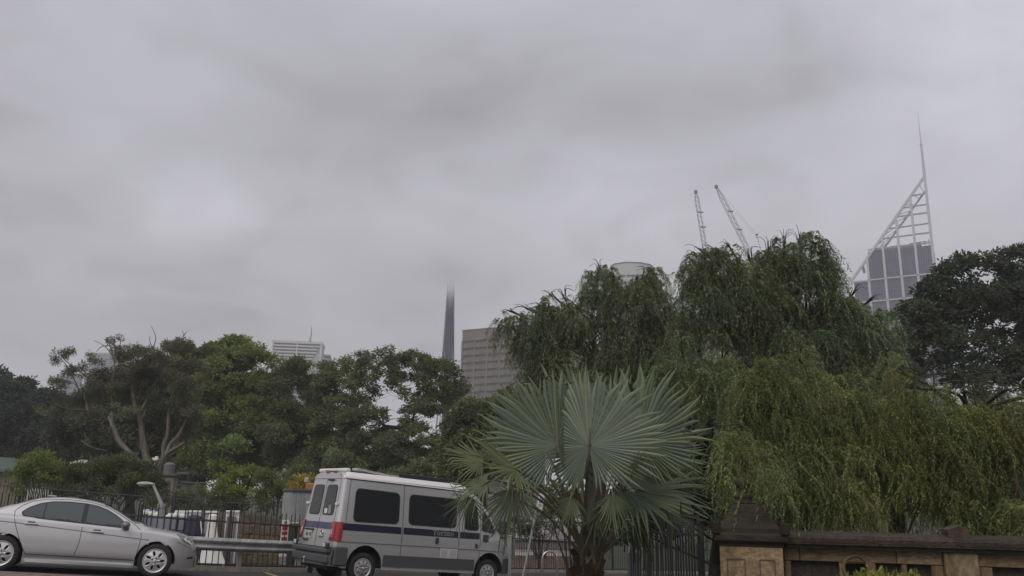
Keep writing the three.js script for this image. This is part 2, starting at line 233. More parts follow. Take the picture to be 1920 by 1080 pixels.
// ---------------------------------------------------------------- things stored behind the fence
{
  const D = 24, k = D / F, place = (px) => { const p = at(px, 1000, D); return onGround(p.x, p.z); }, yOf = (px, py, d = D) => at(px, py, d).y;
  const tub = [[270, 958, 12], [281, 960, 11], [293, 962, 12], [316, 965, 11], [328, 963, 11], [340, 964, 11]], names = ['leftmost white-lidded tub behind the bonnet of the silver car', 'white-lidded tub second from the left behind the fence', 'white-lidded tub just left of the street lamp pole', 'white-lidded tub just right of the street lamp pole', 'white-lidded tub second to the right of the lamp pole', 'white-lidded tub beside the navy cover, rightmost of its row'];
  tub.forEach(([px, py, w], i) => {
    const o = thing('storage_tub', names[i], 'tub', place(px), rr(-.3, .2), 'white-lidded tubs in a row behind the fence'), h = yOf(px, py) - o.position.y, W = w * k * .92;
    mesh('lid', [rbox(W, .1, .3, 0, h - .05, 0, .03), rbox(W * .5, .07, .2, rr(-.02, .02), h + .01, 0, .02)], M.white, o);
    mesh('body', rbox(W * .96, .32, .27, 0, h - .27, 0, .02), std(.2, .21, .26, .6), o);
    mesh('frame', [rbox(W * 1.0, .12, .28, 0, h - .5, 0, .02), box(.025, h - .5, .025, -W * .4, (h - .5) / 2, .1), box(.025, h - .5, .025, W * .4, (h - .5) / 2, .1)], M.darkPlastic, o);
  });
  const boards = [[336, 957, 21, 'white board standing behind the row of lidded tubs'], [362, 957, 21, 'white board standing behind the navy cover'], [394, 958, 22, 'white board with a stained face above the white tarpaulin'], [434, 957, 25, 'tall white board beside the rust-brown fence, rightmost of its row']];
  boards.forEach(([px, py, w, lab], i) => {
    const d = 24.6, p = at(px, 1000, d), o = thing('white_board', lab, 'board', onGround(p.x, p.z), .12, 'white boards standing behind the fence'), h = at(px, py, d).y - o.position.y, W = w * d / F;
    mesh('face', rbox(W, h, .05, 0, h / 2, 0, .012), i === 2 ? M.offwhite : M.white, o);
    mesh('cap', rbox(W * 1.04, .06, .09, 0, h - .03, .015, .012), M.white, o);
    mesh('slot', box(W * .7, .018, .01, 0, h - .12, .03), M.plastic, o);
    if (i === 3) for (const x of [-.12, -.02, .07]) mesh('pipe', [cyl(.035, .035, h * .86, x, h * .43, .09), new THREE.SphereGeometry(.042, 8, 6).translate(x, h * .87, .09)], std(.2, .2, .21, .5), o);
  });
  { const o = thing('covered_box', 'navy tarpaulin draped over a box between two white boards', 'cover', place(362), .1), h = yOf(362, 966) - o.position.y;
    mesh('tarpaulin', gridSurf(28, 10, (u, v) => { const a = u * 2 * Math.PI, r = (.19 + .05 * v + .012 * Math.sin(a * 7) * v), t = Math.min(1, v * 5), sq = 1 / Math.max(Math.abs(Math.cos(a)), Math.abs(Math.sin(a))) ** .7; return [Math.cos(a) * r * t * sq, h - .02 * t - Math.max(0, v - .2) * .62, Math.sin(a) * r * t * sq * .8]; }), std(.03, .032, .07, .7), o);
    mesh('piping', limb([V(.2, h - .1, .16), V(.24, h - .28, .18), V(.29, h - .5, .18)], .018, .02), M.white, o);
    mesh('base', rbox(.36, h - .4, .28, 0, (h - .4) / 2, 0, .02), M.plastic, o); }
  { const o = thing('white_tarpaulin', 'white tarpaulin flaring to the ground in front of the stained board', 'tarpaulin', place(396), .05), h = yOf(396, 968) - o.position.y;
    mesh('sheet', gridSurf(30, 10, (u, v) => { const a = u * 2 * Math.PI, r = .13 + .26 * v * v + .03 * Math.sin(a * 6) * v; return [Math.cos(a) * r + .1 * v * v, h * (1 - v), Math.sin(a) * r * .7]; }), M.white, o);
    mesh('peak', new THREE.SphereGeometry(.13, 12, 8).scale(1, .5, .7).translate(0, h, 0), M.white, o); }
}
// garden retaining wall behind the fence, block by block
{
  const a = at(395, 1020, 24.8), b = at(610, 1020, 27.5), o = thing('garden_wall', 'low tan block wall with earth on top, seen through the rust-brown fence', 'wall', onGround(a.x, a.z)), d = b.clone().sub(a).setY(0), L = d.length(), rot = Math.atan2(-d.z, d.x); o.rotation.y = rot;
  const slope = (groundY(b.x, b.z) - groundY(a.x, a.z)) / L, variants = [M.tan, std(.46, .37, .26, .9, { map: rep(TX.stone, .4) }), std(.54, .46, .33, .9, { map: rep(TX.stone, .6) }), std(.4, .33, .25, .9, { map: rep(TX.stone, .5) })];
  const g = rbox(.58, .29, .26, 0, 0, 0, .02, 1);
  for (let r = 0; r < 4; r++) for (let i = 0; i < L / .6; i++) { const x = i * .6 + (r % 2) * .3, m = mesh('block', g, variants[Math.floor(rnd() * 4)], o); m.position.set(x, .05 + r * .3 + slope * x, rr(-.012, .012)); m.rotation.set(rr(-.01, .01), rr(-.012, .012), 0); }
  mesh('earth', gridSurf(16, 8, (u, v) => [u * L, 1.1 + slope * u * L + .28 * Math.sin(v * 2.4) + .1 * fbm(u * 9, v * 3, 2), -.1 - v * 2]), M.soil, o);
}
{ // red and white sign board
  const p = at(530, 1040, 23.2), o = thing('notice_board', 'narrow white board with red panels behind the rust-brown fence near the van', 'sign', onGround(p.x, p.z), .45), h = at(530, 975, 23.2).y - o.position.y;
  mesh('board', rbox(.2, .95, .03, 0, h - .475, 0, .008), M.white, o); mesh('leg', box(.04, h - .9, .03, 0, (h - .9) / 2, 0), M.galv, o);
  for (const [y, hh] of [[.2, .13], [.34, .09], [.5, .13], [.66, .12], [.8, .1]]) mesh('red_panel', box(.15, hh, .006, 0, h - y, .018), std(.3, .03, .035, .5), o);
  mesh('symbol', box(.012, .1, .006, .03, h - .08, .018), M.black, o); mesh('symbol', box(.012, .1, .006, -.02, h - .08, .018), M.black, o);
}
{ const p = at(546, 1030, 24), o = thing('bin', 'dark grey wheelie bin behind the fence beside the van', 'bin', onGround(p.x, p.z), .3), h = at(546, 979, 24).y - o.position.y; mesh('body', new THREE.CylinderGeometry(.2, .15, h - .06, 4).rotateY(Math.PI / 4).translate(0, (h - .06) / 2, 0), M.darkPlastic, o); mesh('lid', rbox(.32, .06, .32, 0, h - .03, 0, .02), M.galv, o); }
{ // grey steel container end
  const d = 26, p = at(566, 1000, d), o = thing('steel_cabinet', 'tall pale grey steel cabinet half hidden behind the back of the van', 'cabinet', onGround(p.x, p.z), .55), h = at(550, 917, d).y - o.position.y, w = .95;
  mesh('body', rbox(w, h, .9, 0, h / 2, -.2, .015), std(.42, .43, .44, .6, { map: rep(TX.conc, .3) }), o); mesh('top_edge', rbox(w + .06, .09, .98, 0, h - .04, -.2, .02), M.plastic, o);
  for (let i = 0; i < 4; i++) mesh('rib', box(.03, h - .2, .02, -.36 + i * .24, h / 2, .26), M.galv, o);
}
{ // orange machine
  const d = 31, p = at(580, 930, d), o = thing('work_platform', 'orange machine top with a white lamp above the cabinet behind the van', 'machine', onGround(p.x, p.z), .2), h = at(570, 903, d).y - o.position.y;
  mesh('cab', rbox(.34, .5, .5, .02, h - .3, 0, .05), phys(.36, .15, .04, .5), o); mesh('mast', box(.3, h - .6, .3, .1, (h - .6) / 2, 0), M.amber, o);
  mesh('lamp', rbox(.16, .2, .16, -.14, h + .05, .1, .05), M.offwhite, o);
}
// far-left park buildings
{ const d = 44, p = at(-30, 930, d), o = thing('park_house', 'cream house with a grey-green hipped roof at the left edge', 'house', onGround(p.x, p.z), -.1), k = d / F, e = at(10, 884, d).y - o.position.y, r = at(0, 860, d).y - o.position.y;
  mesh('wall', box(3.4, e, 4, 0, e / 2, 0), M.cream, o);
  const g = new THREE.CylinderGeometry(1.1, 2.95, r - e + .1, 4).rotateY(Math.PI / 4).translate(0, (r + e) / 2 + .02, 0); mesh('roof', g, M.roofGreen, o);
  mesh('gutter', [box(4.25, .12, .1, 0, e, 2.1), box(.1, .12, 4.2, 2.1, e, 0)], M.galv, o);
  const w = mesh('window', box(.8, 1, .03, .7, e - 1, 2.0), M.glass, o); mesh('frame', [box(.88, .06, .05, .7, e - .47, 2.01), box(.88, .06, .05, .7, e - 1.53, 2.01), box(.06, 1, .05, .27, e - 1, 2.01), box(.06, 1, .05, 1.13, e - 1, 2.01)], M.white, w);
}
{ const d = 46, p = at(150, 900, d), o = thing('shade_canopy', 'pale domed canopy top among the dark shrubs on the left', 'canopy', onGround(p.x, p.z)), y = at(150, 864, d).y - o.position.y;
  mesh('canopy', new THREE.SphereGeometry(.72, 20, 8, 0, Math.PI * 2, 0, 1.15).scale(1, .5, .8).translate(.05, y - .3, 0), std(.32, .33, .31, .7), o); mesh('edge', new THREE.TorusGeometry(.66, .03, 6, 24).rotateX(Math.PI / 2).scale(1, 1, .8).translate(.05, y - .14, 0), M.white, o); mesh('pole', cyl(.04, .04, y - .2, .05, (y - .2) / 2, 0), M.galv, o);
}
{ const d = 40, p = at(310, 920, d), o = thing('pump_house', 'small beige rendered block with a rounded grey tank on its roof beside the pale tree', 'shed', onGround(p.x, p.z), .15), k = d / F, h = at(310, 893, d).y - o.position.y;
  mesh('wall', box(.85, h, .9, 0, h / 2, 0), std(.28, .24, .2, .9, { map: rep(TX.conc, .4) }), o); mesh('roof_slab', rbox(1.02, .1, 1.05, 0, h + .05, 0, .02), M.plastic, o);
  mesh('tank', [cyl(.25, .25, .42, .06, h + .31, 0, 18), new THREE.SphereGeometry(.25, 16, 8, 0, 6.3, 0, 1.57).scale(1, .5, 1).translate(.06, h + .52, 0)], std(.13, .13, .14, .6), o);
}
{ const d = 42, p = at(362, 920, d), o = thing('boundary_wall', 'grey rendered wall length in shade right of the beige block', 'wall', onGround(p.x, p.z), .1), h = at(362, 907, d).y - o.position.y; mesh('wall', box(1.1, h, .25, 0, h / 2, 0), std(.14, .135, .12, .9, { map: rep(TX.conc, .4) }), o); mesh('coping', rbox(1.2, .08, .35, 0, h + .04, 0, .02), std(.09, .09, .085, .9), o); }
{ const d = 43.2, p = at(350, 905, d), o = thing('excavator', 'dark digger cab and boom in the shade behind the grey wall', 'digger', onGround(p.x, p.z), .1), h = at(350, 884, d).y - o.position.y;
  mesh('cab', rbox(.7, .55, .6, -.15, h - .32, 0, .08), M.darkPlastic, o); mesh('window', rbox(.45, .3, .02, -.15, h - .28, .31, .01), M.glass, o); mesh('boom', [beam(V(.1, h - .35, .1), V(.5, h - .02, .1), .1), beam(V(.5, h - .02, .1), V(-.35, h + .06, .1), .07)], M.darkPlastic, o); mesh('track', rbox(1, h - .6, .8, 0, (h - .6) / 2, 0, .1), M.black, o); }
{ const d = 41, p = at(289, 880, d), o = thing('life_ring_box', 'small white and red box on a post between the pale limbs of the gum tree', 'box', onGround(p.x, p.z)), y = at(289, 861, d).y - o.position.y; mesh('box', rbox(.3, .14, .15, 0, y, 0, .03), M.white, o); mesh('top', rbox(.14, .08, .12, .05, y + .1, 0, .03), M.white, o); mesh('red_flap', rbox(.18, .07, .12, .2, y - .03, .03, .02), std(.3, .05, .05, .6), o); mesh('post', box(.05, y, .05, 0, y / 2, 0), M.galv, o); }
// white slatted screen behind the car roof
{ const d = 33, p = at(72, 940, d), o = thing('slatted_screen', 'pale slatted garden screen showing just above the car roof', 'screen', onGround(p.x, p.z), .1), y0 = at(72, 932, d).y - o.position.y;
  for (let i = 0; i < 9; i++) { const m = mesh('slat', rbox(.03, .52, .02, 0, 0, 0, .006), M.offwhite, o); m.position.set(-.36 + i * .085, y0 + .1 - Math.abs(i - 3.5) * .015, 0); m.rotation.z = .5 - i * .05; }
  mesh('post', [box(.05, y0 + .2, .05, -.42, (y0 + .2) / 2, 0), box(.05, y0 + .2, .05, .45, (y0 + .2) / 2, 0), box(.9, .04, .04, 0, y0 - .12, -.03)], M.offwhite, o); }
// ---------------------------------------------------------------- beyond the fence, right of the van
{ const d = 40, a = at(965, 1045, d), b = at(1094, 1045, d - 1), o = thing('white_building', 'low whitish building behind the black fence and the palm stalks', 'building', V(a.x, groundY(a.x, a.z), a.z)), L = b.x - a.x, y = (py) => at(1030, py, d).y - o.position.y;
  mesh('wall', box(L, y(978) + .3, 2, L / 2, (y(978) - .3) / 2, -1), std(.5, .46, .46, .8, { map: rep(TX.conc, .3) }), o);
  mesh('roof_edge', box(L + .1, .1, 2.1, L / 2, y(978) + .05, -1), std(.3, .3, .3, .7), o); mesh('ledge', box(L, .08, .12, L / 2, y(1012), .06), M.galv, o);
  mesh('shadow_gap', box(L - .05, .32, .04, L / 2, y(1022), .02), std(.16, .15, .16, .8), o); mesh('door', box(.5, .7, .04, L - .9, y(995), .03), std(.38, .36, .37, .7), o); mesh('pipe', cyl(.04, .04, y(980) + .2, L - .3, (y(980)) / 2, .08), M.plastic, o);
  mesh('plinth', box(L, .25, .1, L / 2, y(1042), .05), std(.5, .47, .47, .8), o); }
{ const a = at(955, 1046, 36), b = at(1110, 1046, 36), pos = V(a.x, groundY(a.x, a.z), a.z), y1 = at(1030, 1044, 37).y, y0 = groundY(a.x, a.z) - .3; struct('mulch_bank', gridSurf(24, 10, (u, v) => [a.x + (b.x - a.x) * u, y1 + (y0 - y1) * v + .06 * fbm(u * 12, v * 5, 1), -37.5 + v * 4]), std(.17, .115, .075, .97, { map: rep(TX.dirt, .4), bumpMap: rep(TX.rough, 1), bumpScale: .03 })); }
{ const d = 24, p = at(1030, 1075, d), o = thing('bike_hoop', 'bright steel hoop standing in front of the fence left of the palm trunk', 'bike rack', onGround(p.x, p.z), .25), top = at(1030, 1034, d).y - o.position.y, r = .21;
  mesh('hoop', limb([V(-r, -.1, 0), V(-r, top - r * 1.1, 0), V(-r * .72, top - r * .28, 0), V(0, top, 0), V(r * .72, top - r * .28, 0), V(r, top - r * 1.1, 0), V(r, -.1, 0)], .028, .028, 40, 10), M.steel, o); }
{ const d = 21.5, p = at(976, 1080, d), o = thing('parking_sign', 'white parking sign on a leaning grey pole between the van and the palm', 'sign', onGround(p.x, p.z)), K = (x, y) => at(x, y, d).sub(o.position), b = K(972, 1095), t = K(1011, 930);
  mesh('pole', rod(V(b.x, -.2, b.z), t, .032, .032, 10), M.galv, o);
  const c = K(1012, 942), pl = mesh('plate', rbox(.15, .42, .012, 0, 0, 0, .005), M.white, o); pl.position.copy(c).add(V(.02, 0, .05)); pl.rotation.set(.02, .25, -.2);
  mesh('symbol', box(.085, .13, .004, 0, .05, .008), std(.06, .1, .25, .5), pl); mesh('symbol', box(.03, .09, .004, -.005, .05, .011), M.white, pl); mesh('text_line', box(.1, .018, .004, 0, -.06, .008), M.black, pl); mesh('text_line', box(.08, .014, .004, 0, -.1, .008), M.black, pl); }
{ const d = 24.5, p = at(954, 1075, d), o = thing('bollard', 'pale grey steel post just ahead of the van nose', 'post', onGround(p.x, p.z)), h = at(954, 1008, d).y - o.position.y; mesh('post', rbox(.13, h + .1, .1, 0, h / 2, 0, .015), M.galv, o); mesh('cap', rbox(.15, .03, .12, 0, h + .05, 0, .01), M.galv, o); }
{ const d = 30, p = at(1190, 1060, d), o = thing('electrical_cabinet', 'grey service cabinet with white tubes above it behind the bars right of the palm', 'cabinet', onGround(p.x, p.z), .1), h = at(1190, 1036, d).y - o.position.y; mesh('cabinet', rbox(.42, h, .35, 0, h / 2, 0, .02), std(.16, .165, .18, .6), o); for (const x of [-.1, .1]) mesh('tube', cyl(.028, .028, h + .9, x, (h + .9) / 2 + .3, -.2), M.white, o); mesh('door', rbox(.34, h * .7, .02, 0, h * .5, .18, .008), std(.2, .2, .22, .6), o); }
// ---------------------------------------------------------------- far buildings
function facade(name, label, cat, px, py, d, turn) { const p = at(px, py, d), o = thing(name, label, cat, V(p.x, groundY(p.x, p.z) - 1, p.z), turn); o.updateMatrixWorld(true); const inv = o.matrixWorld.clone().invert(), n = V(0, 0, 1).applyQuaternion(o.quaternion); // n: out of the facade
  o.userData.tmp = undefined; delete o.userData.tmp;
  return { o, loc: (x, y) => { const r = ray(x, y), t = o.position.clone().sub(camera.position).dot(n) / r.dot(n); return camera.position.clone().addScaledVector(r, t).applyMatrix4(inv); } }; }
{ // brown concrete office block
  const { o, loc } = facade('concrete_building', 'brown concrete office block with recessed window bands beside the pepper trees', 'building', 862, 700, 400, -.5), tl = loc(867.5, 620), h = tl.y, x0 = tl.x, W = 34, D = 24, fl = 3.55, top = 5.4, bay = 7.05;
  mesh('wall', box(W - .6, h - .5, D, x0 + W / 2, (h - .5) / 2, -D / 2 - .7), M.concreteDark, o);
  mesh('parapet', rbox(W, top, D + .9, x0 + W / 2, h - top / 2, -D / 2 - .3, .15), M.concrete, o); mesh('roof_edge', box(W + .3, .35, D + 1.2, x0 + W / 2, h + .1, -D / 2 - .3), std(.14, .12, .11, .9), o);
  mesh('plant_screen', box(6, 2.2, .3, x0 + 11, h - 4.2, .25), std(.18, .15, .135, .9), o);
  mesh('side_wall', box(.6, h - top, D, x0 + .3, (h - top) / 2, -D / 2 - .3), M.concrete, o);
  const nF = Math.floor((h - top) / fl);
  for (let i = 0; i < nF; i++) for (let b = 0; b < 5; b++) {
    const y = h - top - (i + 1) * fl, x = x0 + b * bay, w = Math.min(bay, W - b * bay);
    if (w < 1) continue;
    mesh('spandrel', rbox(w - .02, 2.2, .9, x + w / 2, y + 1.1, -.1, .06, 1), M.concrete, o);
    const win = mesh('window', box(w - 1.1, .95, .06, x + w / 2, y + 2.75, -.35), phys(.06, .052, .05, .3), o);
    if (i < 9) mesh('frame', [box(.12, .95, .1, x + w * .36, y + 2.75, -.3), box(.12, .95, .1, x + w * .64, y + 2.75, -.3)], M.concrete, win);
  }
  for (let b = 0; b <= 5; b++) { const x = Math.min(x0 + b * bay, x0 + W - .5); mesh('rib', rbox(.85, h - top, 1.05, x + .3, (h - top) / 2, .05, .08), std(.25, .205, .18, .9, { map: rep(TX.conc, .1) }), o); }
}
{ // pale podium in front of it
  const { o, loc } = facade('podium_block', 'pale stepped low block at the foot of the brown office block', 'building', 838, 790, 330, -.2), a = loc(836, 788), b = loc(893, 760);
  const w = b.x - a.x; mesh('wall', box(w, a.y, 12, a.x + w / 2, a.y / 2, -6), std(.5, .46, .42, .85), o); mesh('upper_wall', box(w * .62, b.y - a.y, 10, b.x - w * .31, (a.y + b.y) / 2, -6.5), std(.47, .43, .39, .85), o);
  for (let i = 0; i < 7; i++) mesh('window_band', box(w * .9, .7, .1, a.x + w / 2, a.y - 1.6 - i * 2.2, .03), std(.2, .19, .18, .5), o);
  mesh('roof_edge', box(w + .3, .3, .5, a.x + w / 2, a.y - .15, .1), M.white, o);
}
{ // white strip tower seen beside it
  const { o, loc } = facade('slim_tower', 'narrow pale tower sliver between the tall fig and the brown office block', 'building', 857, 740, 440, 0), a = loc(852, 733); mesh('wall', box(3.6, a.y, 8, a.x + 2, a.y / 2, -4), std(.62, .62, .62, .8), o); for (let i = 0; i < 16; i++) mesh('window', box(2.4, 1.2, .1, a.x + 2, a.y - 2.5 - i * 3.2, .04), std(.3, .31, .33, .3), o);
}
{ // left pale tower with louvred crown
  const { o, loc } = facade('louvred_tower', 'pale tower with a louvred crown and a thin mast above the figs', 'building', 560, 700, 600, .12), tl = loc(511, 637.5), tr = loc(605, 641.5), h = (tl.y + tr.y) / 2, x0 = tl.x, W = tr.x - tl.x, pale = std(.58, .59, .6, .7), D = 20;
  mesh('wall', box(W - 1, h - 1.6, D, x0 + W / 2, (h - 1.6) / 2, -D / 2 - .8), std(.42, .43, .45, .6), o);
  mesh('crown', [box(W, 1.8, D + 1, x0 + W / 2, h - .9, -D / 2), box(1.2, h, 2, x0 + .6, h / 2, -.6), box(1.4, h, 2, x0 + W - .7, h / 2, -.6)], pale, o);
  for (let i = 0; i < 7; i++) { const w = (W - 3) * (1 - i * .075); mesh('louvre', box(w, 1.05, 1.1, x0 + W / 2 - (i % 2) * .6, h - 3.6 - i * 2.35, -.2), pale, o); mesh('gap', box(w, .75, .3, x0 + W / 2, h - 2.5 - i * 2.35, -.55), std(.1, .1, .11, .8), o); }
  mesh('mullion', box(.7, 12, .6, x0 + W * .5, h - 8, .5), M.white, o);
  for (let i = 0; i < 14; i++) { mesh('window_band', box(W - 3, 1.7, .2, x0 + W / 2, h - 21.5 - i * 3.2, -.4), phys(.16, .19, .22, .15), o); }
  const m0 = loc(581, 640), m1 = loc(583.5, 611); mesh('mast', [rod(m0, V(m0.x + .3, (m0.y + m1.y) / 2, -3), .7, .45), rod(V(m0.x + .3, (m0.y + m1.y) / 2, -3), m1, .35, .12), box(2.4, .8, 2.4, m0.x, m0.y, -2)], std(.22, .23, .25, .6), o);
  mesh('side_wing', box(6.5, h - 12, 14, x0 + W + 3.4, (h - 12) / 2, -8), std(.26, .29, .34, .5), o); mesh('side_deck', box(5, 1.4, 10, x0 + W + 3.5, h - 9.5, -7), std(.2, .2, .22, .7), o);
  for (let i = 0; i < 8; i++) mesh('window_band', box(6, 1.3, .2, x0 + W + 3.4, h - 14 - i * 3, -.9), phys(.1, .12, .14, .2), o);
}
{ // tower vanishing into the cloud: shaft and stays thin out upwards into the mist
  const d = 330, q0 = d / 520, p = at(840, 760, d), o = thing('observation_tower', 'dark slender tower with slanting cables vanishing upwards into the cloud', 'tower', V(p.x, groundY(p.x, p.z), p.z)), K = (x, y) => at(x, y, d).sub(o.position), y0 = 0, y1 = K(843, 480).y, yf0 = K(843, 625).y, yf1 = K(844, 522).y;
  const fadeGeo = (g) => { const q = g.attributes.position, c = new Float32Array(q.count * 4); for (let i = 0; i < q.count; i++) { const t = Math.max(0, Math.min(1, (q.getY(i) - yf0) / (yf1 - yf0))); c.set([1, 1, 1, (1 - t * t * (3 - 2 * t)) ** 1.3], i * 4); } g.setAttribute('color', new THREE.BufferAttribute(c, 4)); return g; };
  const mist = (r, g, b) => std(r, g, b, .7, { vertexColors: true, transparent: true });
  const cx = K(841, 640), b = K(840, 690), R0 = 4.1, R1 = 2.3, body = (n, r0, r1, h) => new THREE.CylinderGeometry(r1, r0, h, n, 60, true);
  const shaft = body(20, 2.35 * q0, 2.1 * q0, y1); shaft.translate(b.x * .35 + cx.x * .65, y1 / 2, 0);
  mesh('shaft', fadeGeo(shaft), mist(.06, .065, .13), o);
  const ax = b.x * .35 + cx.x * .65;
  for (let i = 0; i < 10; i++) { const a = i / 10 * 6.283, g = new THREE.CylinderGeometry(.16 * q0, .2 * q0, y1, 5, 60).translate(ax + Math.cos(a) * 2.1 * q0, y1 / 2, Math.sin(a) * 2.1 * q0); const q = g.attributes.position; for (let j = 0; j < q.count; j++) { const k = 1.12 - .12 * q.getY(j) / y1; q.setX(j, ax + (q.getX(j) - ax) * k); q.setZ(j, q.getZ(j) * k); } g.computeVertexNormals(); mesh('rib', fadeGeo(g), mist(.09, .095, .16), o); }
  for (let i = 0; i < 14; i++) { const a = i / 14 * 6.283 + .2, b2 = a + .5, pts = []; for (let k = 0; k <= 40; k++) { const t = k / 40, y = y1 * t, r = (2.1 + 6.5 * (1 - t) ** 1.6) * q0, c = a + (b2 - a) * t; pts.push(V(ax + Math.cos(c) * r, y, Math.sin(c) * r)); } mesh('cable', fadeGeo(limb(pts, .2 * q0, .2 * q0, 40, 4)), mist(.12, .12, .15), o); }
}
{ // glass-and-frame tower with a triangular open sail and spire
  const { o, loc } = facade('sail_tower', 'tower of blue glass bays with an open triangular white frame and spire', 'building', 1740, 600, 480, -.56);
  const frame = std(.48, .49, .53, .65), steel = std(.26, .27, .31, .6), R = loc(1752, 500), colX = [R.x, loc(1722, 520).x, loc(1691, 520).x, loc(1660.5, 520).x, loc(1629, 520).x], roofY = loc(1690, 466).y, t = 1.25;
  const step = colX[0] - colX[1], bandY = [loc(1752, 513).y, 0, 0]; const bandGap = loc(1690, 560).y - loc(1690, 519).y; const bands = []; for (let i = 0; i < 14; i++) bands.push(loc(1690, 519).y + i * bandGap);
  const left = R.x - 5 * step * 1.05, top = loc(1734, 329), foot = loc(1600, 523), spire0 = loc(1730, 271), spire1 = loc(1723.5, 208);
  // glazed body
  mesh('core', box(R.x - foot.x - 1.5, bands[0] - 2, 20, (R.x + foot.x) / 2, (bands[0] - 2) / 2, -11.2), std(.1, .1, .12, .7), o);
  mesh('core', box(R.x - colX[4] - 1, roofY - bands[0] + 1, 20, (R.x + colX[4]) / 2, (roofY + bands[0]) / 2 - .6, -11.2), std(.1, .1, .12, .7), o);
  const glass = [phys(.03, .042, .11, .18), phys(.042, .056, .135, .18), phys(.022, .032, .085, .18)], fin = std(.12, .12, .17, .5), xs = [...colX, foot.x - .6].reverse();
  for (let c = 0; c < 5; c++) for (let r = 0; r < 10; r++) {
    const x0 = xs[c] + t * .5, x1 = xs[c + 1] - t * .5, y1 = r === 0 ? (c === 0 ? -1 : roofY) : bands[r - 1] - .45, y0 = r === 0 ? bands[0] + .45 : bands[r] + .45; if (y1 < 0) continue;
    const n = 6, w = (x1 - x0) / n, g = box(w - .12, y1 - y0, .12);
    for (let i = 0; i < n; i++) { if (r < 4) { const m = mesh('pane', g, glass[Math.floor(rnd() * 3)], o); m.position.set(x0 + (i + .5) * w, (y0 + y1) / 2, -.6); } if (i) { const f = mesh('fin', box(.16, y1 - y0, .5), fin, o); f.position.set(x0 + i * w, (y0 + y1) / 2, -.4); } }
    if (r < 4) for (let k = 1; k < 4; k++) mesh('transom', box(x1 - x0, .16, .3, (x0 + x1) / 2, y0 + (y1 - y0) * k / 4, -.48), fin, o);
    if (r >= 4) mesh('glazing', box(x1 - x0, y1 - y0, .12, (x0 + x1) / 2, (y0 + y1) / 2, -.6), glass[0], o);
  }
  for (let c = 0; c < 5; c++) { const x = colX[c], f = (x - foot.x) / (top.x - foot.x), yt = c === 0 ? top.y : foot.y + (top.y - foot.y) * f; mesh('column', box(c ? 1.35 : 1.5, yt, 1.4, x, yt / 2, 0), frame, o); }
  for (const y of bands) mesh('band', box(R.x - foot.x + 2, .75, 1.1, (R.x + foot.x) / 2 - .4, y, .15), frame, o);
  mesh('sail_edge', beam(V(foot.x - 1.5, foot.y - 1.5, 0), V(top.x + .2, top.y, 0), 1.45, 1.3), frame, o);
  const q0 = loc(1657, 463), q1 = loc(1735.5, 354); mesh('inner_brace', beam(V(q0.x, q0.y, -2.4), V(q1.x, q1.y, -2.4), 1, 1), steel, o);
  for (let i = 0; i < 6; i++) { const y = loc(1735, 363 + [0, 20.5, 36, 56.5, 74, 93][i]).y, f = (y - foot.y) / (top.y - foot.y), xl = foot.x + (top.x - foot.x) * f; mesh('sail_rail', beam(V(xl + 1, y, -.1), V(R.x, y, -.1), .85, .7), steel, o); }
  for (let i = 0; i < 9; i++) { const f0 = .12 + i * .1, a = V(foot.x + (top.x - foot.x) * f0, foot.y + (top.y - foot.y) * f0, 0), g = f0 + .03, b = V(q0.x + (q1.x - q0.x) * g, q0.y + (q1.y - q0.y) * g, -2.4); mesh('lacing', beam(a, V(Math.min(b.x, R.x), b.y, -2.4), .3), steel, o); }
  mesh('spire', [rod(V(R.x, top.y - 1, 0), V(R.x, spire0.y, 0), .85, .6, 10), rod(V(R.x, spire0.y, 0), V(R.x, spire1.y, 0), .36, .06, 8), cyl(.85, .85, .7, R.x, spire0.y, 0)], frame, o);
  // roof plant and gantry
  for (let i = 0; i < 5; i++) mesh('roof_plant', rbox(rr(5, 6.5), rr(3.2, 4.4), 4, colX[4] + 6 + i * 5.4, roofY + rr(.8, 1.7), -4, .2), std(.13, .14, .19, .6), o);
  for (let i = 0; i < 6; i++) mesh('gantry', [beam(V(colX[4] + 1 + i * 1.6, roofY, -1), V(colX[4] + 1 + i * 1.6, roofY + 2.2, -1), .25), beam(V(colX[4] + i * 1.6, roofY + 2.1, -1), V(colX[4] + 2 + i * 1.6, roofY + 2.5, -1), .22), beam(V(colX[4] + 1 + i * 1.6, roofY, -1), V(colX[4] + 2.2 + i * 1.6, roofY + 2, -1), .18)], std(.11, .11, .14, .7), o);
  mesh('gantry', [beam(V(R.x - 8, roofY + 3, -1.4), V(R.x, roofY + 3, -1.4), .3), beam(V(R.x - 4, roofY, -1.4), V(R.x - 4, roofY + 3.5, -1.4), .3), beam(V(R.x - 1.6, roofY, -1.4), V(R.x - 1.6, roofY + 4.2, -1.4), .3), beam(V(R.x - 7, roofY + .2, -1.4), V(R.x - 4, roofY + 3, -1.4), .25), beam(V(R.x - 6.6, roofY, -1.4), V(R.x - 6.6, roofY + 3, -1.4), .3)], std(.13, .13, .16, .7), o);
  const s0 = loc(1621, 512), s1 = loc(1617, 497); mesh('stair_fin', beam(s0, s1, 1.6, .5), std(.13, .12, .13, .7), o);
}
